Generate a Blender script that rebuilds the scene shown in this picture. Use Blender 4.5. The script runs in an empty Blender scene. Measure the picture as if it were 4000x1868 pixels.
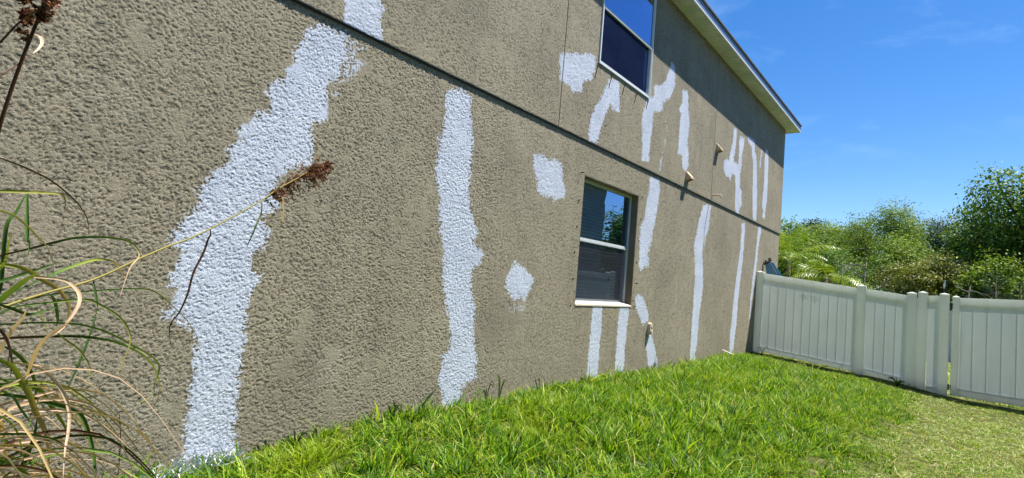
import bpy, bmesh, math, random
import numpy as np
from mathutils import Vector, Matrix, noise

rng = np.random.default_rng(7)
random.seed(7)
sc = bpy.context.scene
R = math.radians

# ---------------------------------------------------------------- camera
cam_d = bpy.data.cameras.new('camera')
cam = bpy.data.objects.new('camera', cam_d)
sc.collection.objects.link(cam)
sc.camera = cam
cam_d.sensor_fit = 'HORIZONTAL'
cam_d.sensor_width = 36.0
cam_d.lens = 2147.0 / 4000.0 * 36.0
cam_d.clip_start = 0.05
cam_d.clip_end = 2000
CR = (0.61838295, -0.78122766, 0.0853573)
CU = (-0.10873788, 0.02251297, 0.9938155)
CF = (0.7783178, 0.62384013, 0.0710274)
m = Matrix.Identity(4)
for i in range(3):
    m[i][0], m[i][1], m[i][2] = CR[i], CU[i], -CF[i]
m[0][3], m[1][3], m[2][3] = 0.0, -3.6, 1.19
cam.matrix_world = m
EYE = np.array([0.0, -3.6, 1.19])

# ---------------------------------------------------------------- world and sun
SUN = Vector((1.2, -1.0, 3.43)).normalized()
elev = math.asin(SUN.z)
w = bpy.data.worlds.new('World')
sc.world = w
w.use_nodes = True
nt = w.node_tree
nt.nodes.clear()
out = nt.nodes.new('ShaderNodeOutputWorld')
bg = nt.nodes.new('ShaderNodeBackground')
sky = nt.nodes.new('ShaderNodeTexSky')
sky.sky_type = 'NISHITA'
sky.sun_disc = False
sky.sun_elevation = elev
sky.sun_rotation = math.atan2(SUN.x, SUN.y)
sky.altitude = 0
sky.air_density = 1.0
sky.dust_density = 0.3
sky.ozone_density = 3.0
hs = nt.nodes.new('ShaderNodeHueSaturation')
hs.inputs['Saturation'].default_value = 1.36
hs.inputs['Hue'].default_value = 0.506
bg.inputs['Strength'].default_value = 0.080
# thin cirrus
tc = nt.nodes.new('ShaderNodeTexCoord')
mp = nt.nodes.new('ShaderNodeMapping')
mp.inputs['Scale'].default_value = (1.0, 1.7, 4.5)
nz = nt.nodes.new('ShaderNodeTexNoise')
nz.inputs['Scale'].default_value = 3.1
nz.inputs['Detail'].default_value = 6
nz.inputs['Roughness'].default_value = 0.62
nz.inputs['Distortion'].default_value = 0.5
cr = nt.nodes.new('ShaderNodeValToRGB')
cr.color_ramp.elements[0].position = 0.54
cr.color_ramp.elements[0].color = (0, 0, 0, 1)
cr.color_ramp.elements[1].position = 0.80
cr.color_ramp.elements[1].color = (0.17, 0.17, 0.17, 1)
mx = nt.nodes.new('ShaderNodeMix')
mx.data_type = 'RGBA'
mx.inputs[7].default_value = (4.5, 6.2, 9.0, 1)
L = nt.links
L.new(tc.outputs['Generated'], mp.inputs['Vector'])
L.new(mp.outputs['Vector'], nz.inputs['Vector'])
L.new(nz.outputs['Fac'], cr.inputs['Fac'])
L.new(sky.outputs['Color'], hs.inputs['Color'])
L.new(hs.outputs['Color'], mx.inputs[6])
L.new(cr.outputs['Color'], mx.inputs[0])
L.new(mx.outputs[2], bg.inputs['Color'])
L.new(bg.outputs['Background'], out.inputs['Surface'])

sd = bpy.data.lights.new('sun', 'SUN')
sd.energy = 5.0
sd.angle = R(0.55)
sd.color = (1.0, 0.955, 0.88)
sun = bpy.data.objects.new('sun', sd)
sc.collection.objects.link(sun)
sun.rotation_euler = SUN.to_track_quat('Z', 'Y').to_euler()
sun.location = (0, -20, 40)

sc.view_settings.view_transform = 'Standard'
sc.view_settings.look = 'None'
sc.view_settings.exposure = 1.08
sc.view_settings.gamma = 1.0
sc.view_settings.use_curve_mapping = False
sc.cycles.transparent_max_bounces = 16

COL = sc.collection

# ---------------------------------------------------------------- helpers
def tag(o, label=None, cat=None, group=None, kind=None):
    if label: o['label'] = label
    if cat: o['category'] = cat
    if group: o['group'] = group
    if kind: o['kind'] = kind
    return o

def empty(name, loc=(0, 0, 0), parent=None):
    o = bpy.data.objects.new(name, None)
    COL.objects.link(o)
    o.location = loc
    o.empty_display_size = 0.2
    if parent is not None:
        o.parent = parent
    return o

def link(name, me, mat, parent=None, loc=None):
    if mat is not None and not me.materials:
        me.materials.append(mat)
    o = bpy.data.objects.new(name, me)
    COL.objects.link(o)
    if parent is not None:
        o.parent = parent
        # children keep world coordinates: cancel the parent's offset
        pl = Vector((0, 0, 0))
        q = parent
        while q is not None:
            pl += q.location
            q = q.parent
        o.location = (Vector(loc) if loc is not None else Vector((0, 0, 0))) - pl
    elif loc is not None:
        o.location = loc
    return o

class MB:
    """collects vertices and faces for one mesh"""
    def __init__(s):
        s.v = []; s.f = []
    def box(s, a, b):
        x0, y0, z0 = a; x1, y1, z1 = b
        n = len(s.v)
        s.v += [(x0,y0,z0),(x1,y0,z0),(x1,y1,z0),(x0,y1,z0),(x0,y0,z1),(x1,y0,z1),(x1,y1,z1),(x0,y1,z1)]
        s.f += [(n,n+3,n+2,n+1),(n+4,n+5,n+6,n+7),(n,n+1,n+5,n+4),(n+1,n+2,n+6,n+5),(n+2,n+3,n+7,n+6),(n+3,n,n+4,n+7)]
        return s
    def poly(s, pts):
        n = len(s.v)
        s.v += [tuple(p) for p in pts]
        s.f.append(tuple(range(n, n+len(pts))))
        return s
    def prism(s, pts, d):
        """closed loop pts extruded by vector d"""
        n = len(s.v); k = len(pts)
        s.v += [tuple(p) for p in pts] + [(p[0]+d[0], p[1]+d[1], p[2]+d[2]) for p in pts]
        s.f.append(tuple(range(n+k-1, n-1, -1)))
        s.f.append(tuple(range(n+k, n+2*k)))
        for i in range(k):
            j = (i+1) % k
            s.f.append((n+i, n+j, n+k+j, n+k+i))
        return s
    def tube(s, pts, rad, seg=8, cap=True):
        n0 = len(s.v)
        pts = [Vector(p) for p in pts]
        if not hasattr(rad, '__len__'): rad = [rad]*len(pts)
        up = Vector((0.13, 0.21, 1.0)).normalized()
        for i, p in enumerate(pts):
            t = (pts[min(i+1, len(pts)-1)] - pts[max(i-1, 0)]).normalized()
            a = t.cross(up)
            if a.length < 0.1: a = t.cross(Vector((1, 0, 0)))
            a.normalize(); b = t.cross(a)
            for k in range(seg):
                th = 2*math.pi*k/seg
                s.v.append(tuple(p + (a*math.cos(th) + b*math.sin(th))*rad[i]))
        for i in range(len(pts)-1):
            for k in range(seg):
                k2 = (k+1) % seg
                a = n0+i*seg
                s.f.append((a+k, a+seg+k, a+seg+k2, a+k2))
        if cap:
            s.f.append(tuple(n0+k for k in range(seg)))
            e = n0+(len(pts)-1)*seg
            s.f.append(tuple(e+k for k in range(seg-1, -1, -1)))
        return s
    def mesh(s, name, smooth=False, bevel=0):
        me = bpy.data.meshes.new(name)
        me.from_pydata(s.v, [], s.f)
        if bevel or True:
            bm = bmesh.new(); bm.from_mesh(me)
            bmesh.ops.recalc_face_normals(bm, faces=bm.faces)
            if bevel:
                bmesh.ops.bevel(bm, geom=list(bm.edges), offset=bevel, segments=2, affect='EDGES', clamp_overlap=True)
            bm.to_mesh(me); bm.free()
        if smooth:
            for p in me.polygons: p.use_smooth = True
        me.update()
        return me
    def build(s, name, mat, parent=None, smooth=False, bevel=0, loc=None):
        return link(name, s.mesh(name, smooth, bevel), mat, parent, loc)

def np_mesh(name, V, Fq, attrs=None, smooth=False):
    """V (n,3) floats, Fq (m,k) ints; attrs: dict name -> (n,) floats per vertex"""
    me = bpy.data.meshes.new(name)
    V = np.asarray(V, dtype=np.float32); Fq = np.asarray(Fq, dtype=np.int32)
    k = Fq.shape[1]
    me.vertices.add(len(V)); me.vertices.foreach_set('co', V.ravel())
    me.loops.add(Fq.size); me.loops.foreach_set('vertex_index', Fq.ravel())
    me.polygons.add(len(Fq))
    me.polygons.foreach_set('loop_start', np.arange(0, Fq.size, k, dtype=np.int32))
    if smooth:
        me.polygons.foreach_set('use_smooth', np.ones(len(Fq), dtype=bool))
    for an, arr in (attrs or {}).items():
        a = me.attributes.new(an, 'FLOAT', 'POINT')
        a.data.foreach_set('value', np.asarray(arr, dtype=np.float32))
    me.update(calc_edges=True)
    me.validate()
    return me

# ---------------------------------------------------------------- node helpers
class NT:
    def __init__(s, name):
        s.m = bpy.data.materials.new(name)
        s.m.use_nodes = True
        s.t = s.m.node_tree
        s.t.nodes.clear()
        s.out = s.t.nodes.new('ShaderNodeOutputMaterial')
    def n(s, typ, **kw):
        nd = s.t.nodes.new(typ)
        for k, v in kw.items():
            if k in nd.inputs: nd.inputs[k].default_value = v
            else: setattr(nd, k, v)
        return nd
    def l(s, a, b): s.t.links.new(a, b)
    def pos(s, scale=(1, 1, 1)):
        g = s.n('ShaderNodeNewGeometry')
        mpn = s.n('ShaderNodeMapping'); mpn.inputs['Scale'].default_value = scale
        s.l(g.outputs['Position'], mpn.inputs['Vector'])
        return mpn.outputs['Vector']
    def noise(s, vec, scale, detail=3, rough=0.5, dist=0.0):
        n = s.n('ShaderNodeTexNoise')
        n.inputs['Scale'].default_value = scale
        n.inputs['Detail'].default_value = detail
        n.inputs['Roughness'].default_value = rough
        n.inputs['Distortion'].default_value = dist
        s.l(vec, n.inputs['Vector'])
        return n.outputs['Fac']
    def ramp(s, fac, stops):
        r = s.n('ShaderNodeValToRGB')
        e = r.color_ramp.elements
        while len(e) < len(stops): e.new(0.5)
        for i, (p, c) in enumerate(stops):
            e[i].position = p
            if not hasattr(c, '__len__'): c = (c, c, c)
            e[i].color = (*c, 1)
        s.l(fac, r.inputs['Fac'])
        return r.outputs['Color']
    def mix(s, fac, a, b, mode='MIX'):
        x = s.n('ShaderNodeMix'); x.data_type = 'RGBA'; x.blend_type = mode
        for k_, v in ((0, fac), (6, a), (7, b)):
            sock = x.inputs[k_]
            if isinstance(v, (int, float)): sock.default_value = v if k_ == 0 else (v, v, v, 1)
            elif isinstance(v, tuple): sock.default_value = (*v, 1)
            else: s.l(v, sock)
        return x.outputs[2]
    def math(s, op, a, b=0.0):
        x = s.n('ShaderNodeMath'); x.operation = op
        for sock, v in ((x.inputs[0], a), (x.inputs[1], b)):
            if isinstance(v, (int, float)): sock.default_value = v
            else: s.l(v, sock)
        return x.outputs[0]
    def bump(s, h, strength=1.0, dist=0.01, normal=None):
        b = s.n('ShaderNodeBump')
        b.inputs['Strength'].default_value = strength
        b.inputs['Distance'].default_value = dist
        s.l(h, b.inputs['Height'])
        if normal is not None: s.l(normal, b.inputs['Normal'])
        return b.outputs['Normal']
    def pbr(s, color, rough=0.6, normal=None, spec=0.3, metal=0.0):
        p = s.n('ShaderNodeBsdfPrincipled')
        if isinstance(color, tuple): p.inputs['Base Color'].default_value = (*color, 1)
        else: s.l(color, p.inputs['Base Color'])
        if isinstance(rough, (int, float)): p.inputs['Roughness'].default_value = rough
        else: s.l(rough, p.inputs['Roughness'])
        p.inputs['Specular IOR Level'].default_value = spec
        p.inputs['Metallic'].default_value = metal
        if normal is not None: s.l(normal, p.inputs['Normal'])
        s.l(p.outputs['BSDF'], s.out.inputs['Surface'])
        return p

def simple(name, col, rough=0.5, spec=0.3, var=0.08, vscale=6.0, metal=0.0, bump=0.0, bscale=60):
    t = NT(name)
    v = t.pos()
    f = t.noise(v, vscale, 4, 0.6)
    lo = tuple(c*(1-var) for c in col); hi = tuple(min(1, c*(1+var)) for c in col)
    c = t.ramp(f, [(0.3, lo), (0.7, hi)])
    nrm = t.bump(t.noise(v, bscale, 3), 1.0, bump) if bump else None
    t.pbr(c, rough, nrm, spec, metal)
    return t.m

def coat(name, relief=1.0, tint=1.0):
    """render coat; vertex attributes: 'pit' (0 in a pit, 1 on the trowelled plateau) and 'paint' (primer cover)"""
    t = NT(name)
    v = t.pos()
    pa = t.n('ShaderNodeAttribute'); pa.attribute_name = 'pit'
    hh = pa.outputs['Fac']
    fine = t.noise(v, 150, 4, 0.65, 0.4)
    ultra = t.noise(v, 420, 2, 0.6)
    base = t.ramp(t.noise(v, 0.9, 5, 0.6), [(0.30, (0.315*tint, 0.282*tint, 0.208*tint)), (0.55, (0.370*tint, 0.328*tint, 0.240*tint)), (0.75, (0.415*tint, 0.370*tint, 0.272*tint))])
    # every grain a little different
    base = t.mix(t.ramp(t.noise(v, 75, 3, 0.6), [(0.35, 0.0), (0.7, 0.45)]), base, (0.30*tint, 0.265*tint, 0.19*tint))
    # self-shadow of the pits painted into the colour, with grime, uneven over the wall
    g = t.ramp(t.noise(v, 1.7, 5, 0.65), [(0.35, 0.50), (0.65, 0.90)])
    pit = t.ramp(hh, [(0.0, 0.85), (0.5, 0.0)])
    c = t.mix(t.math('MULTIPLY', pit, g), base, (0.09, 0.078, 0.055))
    # rain streaks, smoky smudges and washed-out places
    st = t.noise(t.pos((8.0, 8.0, 0.55)), 1.0, 5, 0.65)
    c = t.mix(t.ramp(st, [(0.50, 0.0), (0.80, 0.42)]), c, (0.16, 0.15, 0.125))
    c = t.mix(t.ramp(t.noise(v, 0.75, 4, 0.6), [(0.54, 0.0), (0.70, 0.40)]), c, (0.17, 0.155, 0.12))
    c = t.mix(t.ramp(t.noise(v, 1.3, 4, 0.6), [(0.60, 0.0), (0.76, 0.35)]), c, (0.46, 0.43, 0.36))
    # soil splashed up from the bed
    g2 = t.n('ShaderNodeNewGeometry'); sx = t.n('ShaderNodeSeparateXYZ'); t.l(g2.outputs['Position'], sx.inputs[0])
    zz = t.math('ADD', sx.outputs['Z'], t.math('MULTIPLY', t.noise(v, 5, 5, 0.7), 0.45))
    c = t.mix(t.ramp(zz, [(0.18, 0.45), (0.60, 0.0)]), c, (0.25, 0.225, 0.175))
    # primer: rolled on, catches the high spots first, thins out towards its edge
    pt = t.n('ShaderNodeAttribute'); pt.attribute_name = 'paint'
    n1 = t.noise(v, 26, 5, 0.72)
    n2 = t.noise(t.pos((5, 5, 38)), 1.0, 4, 0.65)
    m_ = t.math('ADD', pt.outputs['Fac'], t.math('MULTIPLY', t.math('SUBTRACT', n1, 0.5), 0.62))
    m_ = t.math('ADD', m_, t.math('MULTIPLY', t.math('SUBTRACT', n2, 0.5), 0.28))
    m_ = t.math('ADD', m_, t.math('MULTIPLY', t.math('SUBTRACT', hh, 0.62), 0.42))
    on = t.math('GREATER_THAN', pt.outputs['Fac'], 0.02)
    mask = t.math('MULTIPLY', t.ramp(m_, [(0.42, 0.0), (0.60, 1.0)]), on)
    white = t.ramp(t.noise(v, 2.6, 5, 0.65), [(0.3, (0.52, 0.58, 0.72)), (0.7, (0.67, 0.73, 0.85))])
    white = t.mix(t.ramp(n1, [(0.36, 0.30), (0.55, 0.0)]), white, (0.50, 0.52, 0.56))
    white = t.mix(t.math('MULTIPLY', pit, 0.25), white, (0.30, 0.31, 0.33))  # the same pit shade goes into the primer colour
    c = t.mix(mask, c, white)
    mid = t.ramp(t.noise(v, 100, 3, 0.6, 0.8), [(0.40, 0.0), (0.52, 1.0)])
    h = t.math('ADD', t.math('MULTIPLY', fine, 1.0), t.math('MULTIPLY', ultra, 0.35))
    h = t.math('ADD', h, t.math('MULTIPLY', mid, 0.62))
    t.pbr(c, 0.88, t.bump(h, 1.0, 0.0042*relief), 0.18)
    return t.m

M = {}
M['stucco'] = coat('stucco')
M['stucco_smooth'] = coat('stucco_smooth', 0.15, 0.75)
M['void'] = simple('dark_void', (0.01, 0.01, 0.01), 0.9)
M['crack'] = simple('crack', (0.02, 0.018, 0.014), 0.9)
M['vinyl'] = None
M['white_metal'] = simple('white_frame', (0.60, 0.63, 0.64), 0.35, 0.5, 0.05, 8)
M['soffit'] = simple('soffit_vinyl', (0.72, 0.73, 0.70), 0.45, 0.4, 0.14, 3)
M['trim'] = simple('white_trim', (0.78, 0.80, 0.82), 0.35, 0.5, 0.04)
M['fascia'] = simple('slate_fascia', (0.14, 0.20, 0.29), 0.45, 0.4, 0.10, 4)
M['shingle'] = simple('shingles', (0.10, 0.09, 0.08), 0.9, 0.2, 0.3, 5, bump=0.01, bscale=20)
M['beige'] = simple('beige_plastic', (0.62, 0.46, 0.30), 0.5, 0.4, 0.08, 20)
M['beige_light'] = simple('painted_cover', (0.62, 0.52, 0.40), 0.5, 0.35, 0.08, 20)
M['sill'] = simple('painted_sill', (0.72, 0.60, 0.47), 0.6, 0.3, 0.08, 12)
M['blind'] = simple('faux_wood_blind', (0.52, 0.62, 0.55), 0.55, 0.3, 0.06, 10)
M['room'] = simple('dim_room', (0.03, 0.032, 0.035), 0.9)
M['black'] = simple('black_steel', (0.02, 0.02, 0.02), 0.4, 0.5)
M['blue'] = simple('blue_plastic', (0.035, 0.16, 0.32), 0.35, 0.5, 0.2, 14)
M['debris'] = simple('leaf_debris', (0.10, 0.075, 0.05), 0.95, 0.1, 0.6, 60, bump=0.01)
M['bark'] = simple('bark', (0.12, 0.10, 0.08), 0.95, 0.1, 0.35, 9, bump=0.01, bscale=40)
M['dead_wood'] = simple('dead_wood', (0.24, 0.22, 0.19), 0.9, 0.1, 0.25, 12)

def vinyl(name='fence_vinyl', through=0.40):
    t = NT(name)
    v = t.pos()
    c = t.ramp(t.noise(v, 1.6, 5, 0.6), [(0.3, (0.80, 0.82, 0.76)), (0.7, (0.87, 0.89, 0.83))])
    # algae and splash near the ground and faint vertical runs
    st = t.ramp(t.noise(t.pos((7, 7, 0.6)), 1.0, 5, 0.65), [(0.50, 0.0), (0.78, 0.35)])
    c = t.mix(st, c, (0.50, 0.51, 0.38))
    g = t.n('ShaderNodeNewGeometry'); sx = t.n('ShaderNodeSeparateXYZ'); t.l(g.outputs['Position'], sx.inputs[0])
    zz = t.math('ADD', sx.outputs['Z'], t.math('MULTIPLY', t.noise(v, 6, 4, 0.6), 0.25))
    dirt = t.ramp(t.math('ADD', zz, 0.4), [(0.10, 0.55), (0.42, 0.0)])
    c = t.mix(dirt, c, (0.36, 0.36, 0.29))
    # a rubbed, mildewed smudge on two boards and odd scuffs
    for (py, pz, rad) in ((-1.02, 1.33, 0.10), (-1.24, 1.31, 0.09)):
        vs = t.n('ShaderNodeVectorMath'); vs.operation = 'SUBTRACT'; t.l(g.outputs['Position'], vs.inputs[0]); vs.inputs[1].default_value = (13.94, py, pz)
        ln = t.n('ShaderNodeVectorMath'); ln.operation = 'LENGTH'; t.l(vs.outputs[0], ln.inputs[0])
        dd = t.math('ADD', ln.outputs['Value'], t.math('MULTIPLY', t.math('SUBTRACT', t.noise(v, 22, 4, 0.7), 0.5), 0.30))
        c = t.mix(t.ramp(dd, [(0.0, 0.40), (rad*1.1, 0.0)]), c, (0.22, 0.22, 0.17))
    c = t.mix(t.ramp(t.noise(t.pos((1, 9, 30)), 1.2, 3, 0.6), [(0.70, 0.0), (0.76, 0.5)]), c, (0.30, 0.30, 0.27))
    p = t.n('ShaderNodeBsdfPrincipled'); t.l(c, p.inputs['Base Color']); p.inputs['Roughness'].default_value = 0.42
    t.l(t.bump(t.noise(v, 90, 3), 1.0, 0.0006), p.inputs['Normal'])
    tl = t.n('ShaderNodeBsdfTranslucent'); t.l(c, tl.inputs['Color'])      # thin hollow vinyl lets some sun through
    ms = t.n('ShaderNodeMixShader'); ms.inputs[0].default_value = through
    t.l(p.outputs[0], ms.inputs[1]); t.l(tl.outputs[0], ms.inputs[2]); t.l(ms.outputs[0], t.out.inputs['Surface'])
    return t.m
M['vinyl'] = vinyl()
M['vinyl_board'] = vinyl('fence_vinyl_board', 0.12)
M['vinyl_far'] = simple('far_white_vinyl', (0.72, 0.74, 0.74), 0.5)

def glass(name, tint, refl):
    t = NT(name)
    tr = t.n('ShaderNodeBsdfTransparent'); tr.inputs['Color'].default_value = (*tint, 1)
    gl = t.n('ShaderNodeBsdfGlossy'); gl.inputs['Roughness'].default_value = 0.004
    gl.inputs['Color'].default_value = (0.50, 0.68, 1.0, 1)
    v = t.pos()
    t.l(t.bump(t.noise(v, 3.0, 2), 1.0, 0.0012), gl.inputs['Normal'])
    lw = t.n('ShaderNodeLayerWeight'); lw.inputs['Blend'].default_value = 0.5
    f = t.math('ADD', t.math('MULTIPLY', t.math('POWER', lw.outputs['Facing'], 3.0), 0.8), refl)
    ms = t.n('ShaderNodeMixShader')
    t.l(f, ms.inputs[0]); t.l(tr.outputs[0], ms.inputs[1]); t.l(gl.outputs[0], ms.inputs[2])
    t.l(ms.outputs[0], t.out.inputs['Surface'])
    return t.m
M['glass'] = glass('window_glass', (0.72, 0.80, 0.76), 0.32)
M['glass_up'] = glass('window_glass_coated', (0.35, 0.40, 0.42), 0.38)

def screen_mat():
    t = NT('insect_screen')
    tr = t.n('ShaderNodeBsdfTransparent')
    p = t.n('ShaderNodeBsdfPrincipled')
    p.inputs['Base Color'].default_value = (0.028, 0.031, 0.040, 1); p.inputs['Roughness'].default_value = 0.6
    ms = t.n('ShaderNodeMixShader'); ms.inputs[0].default_value = 0.27
    t.l(tr.outputs[0], ms.inputs[1]); t.l(p.outputs[0], ms.inputs[2]); t.l(ms.outputs[0], t.out.inputs['Surface'])
    return t.m
M['screen'] = screen_mat()
def screen2_mat():
    t = NT('insect_screen_dense')
    tr = t.n('ShaderNodeBsdfTransparent')
    p = t.n('ShaderNodeBsdfPrincipled')
    v = t.pos()
    c = t.ramp(t.noise(v, 4, 3), [(0.3, (0.010, 0.016, 0.045)), (0.7, (0.018, 0.026, 0.062))])
    t.l(c, p.inputs['Base Color']); p.inputs['Roughness'].default_value = 0.8; p.inputs['Specular IOR Level'].default_value = 0.0
    ms = t.n('ShaderNodeMixShader'); ms.inputs[0].default_value = 0.60
    t.l(tr.outputs[0], ms.inputs[1]); t.l(p.outputs[0], ms.inputs[2]); t.l(ms.outputs[0], t.out.inputs['Surface'])
    return t.m
M['screen2'] = screen2_mat()

def leaf_mat(name, stops, trans=0.45, rough=0.5, spec=0.35, world_var=None):
    """colour from the per-vertex attribute 'tint' (one value per leaf or blade)"""
    t = NT(name)
    a = t.n('ShaderNodeAttribute'); a.attribute_name = 'tint'
    c = t.ramp(a.outputs['Fac'], stops)
    if world_var:
        v = t.pos()
        f = t.ramp(t.noise(v, world_var[0], 4, 0.6), [(world_var[1], 0.0), (world_var[2], 1.0)])
        c = t.mix(f, c, t.mix(0.75, c, world_var[3]))
    p = t.n('ShaderNodeBsdfPrincipled')
    t.l(c, p.inputs['Base Color']); p.inputs['Roughness'].default_value = rough
    p.inputs['Specular IOR Level'].default_value = spec
    tl = t.n('ShaderNodeBsdfTranslucent')
    t.l(t.mix(1.0, c, (1.0, 1.0, 0.45), 'MULTIPLY'), tl.inputs['Color'])
    ms = t.n('ShaderNodeMixShader'); ms.inputs[0].default_value = trans
    t.l(p.outputs[0], ms.inputs[1]); t.l(tl.outputs[0], ms.inputs[2]); t.l(ms.outputs[0], t.out.inputs['Surface'])
    return t.m
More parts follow.
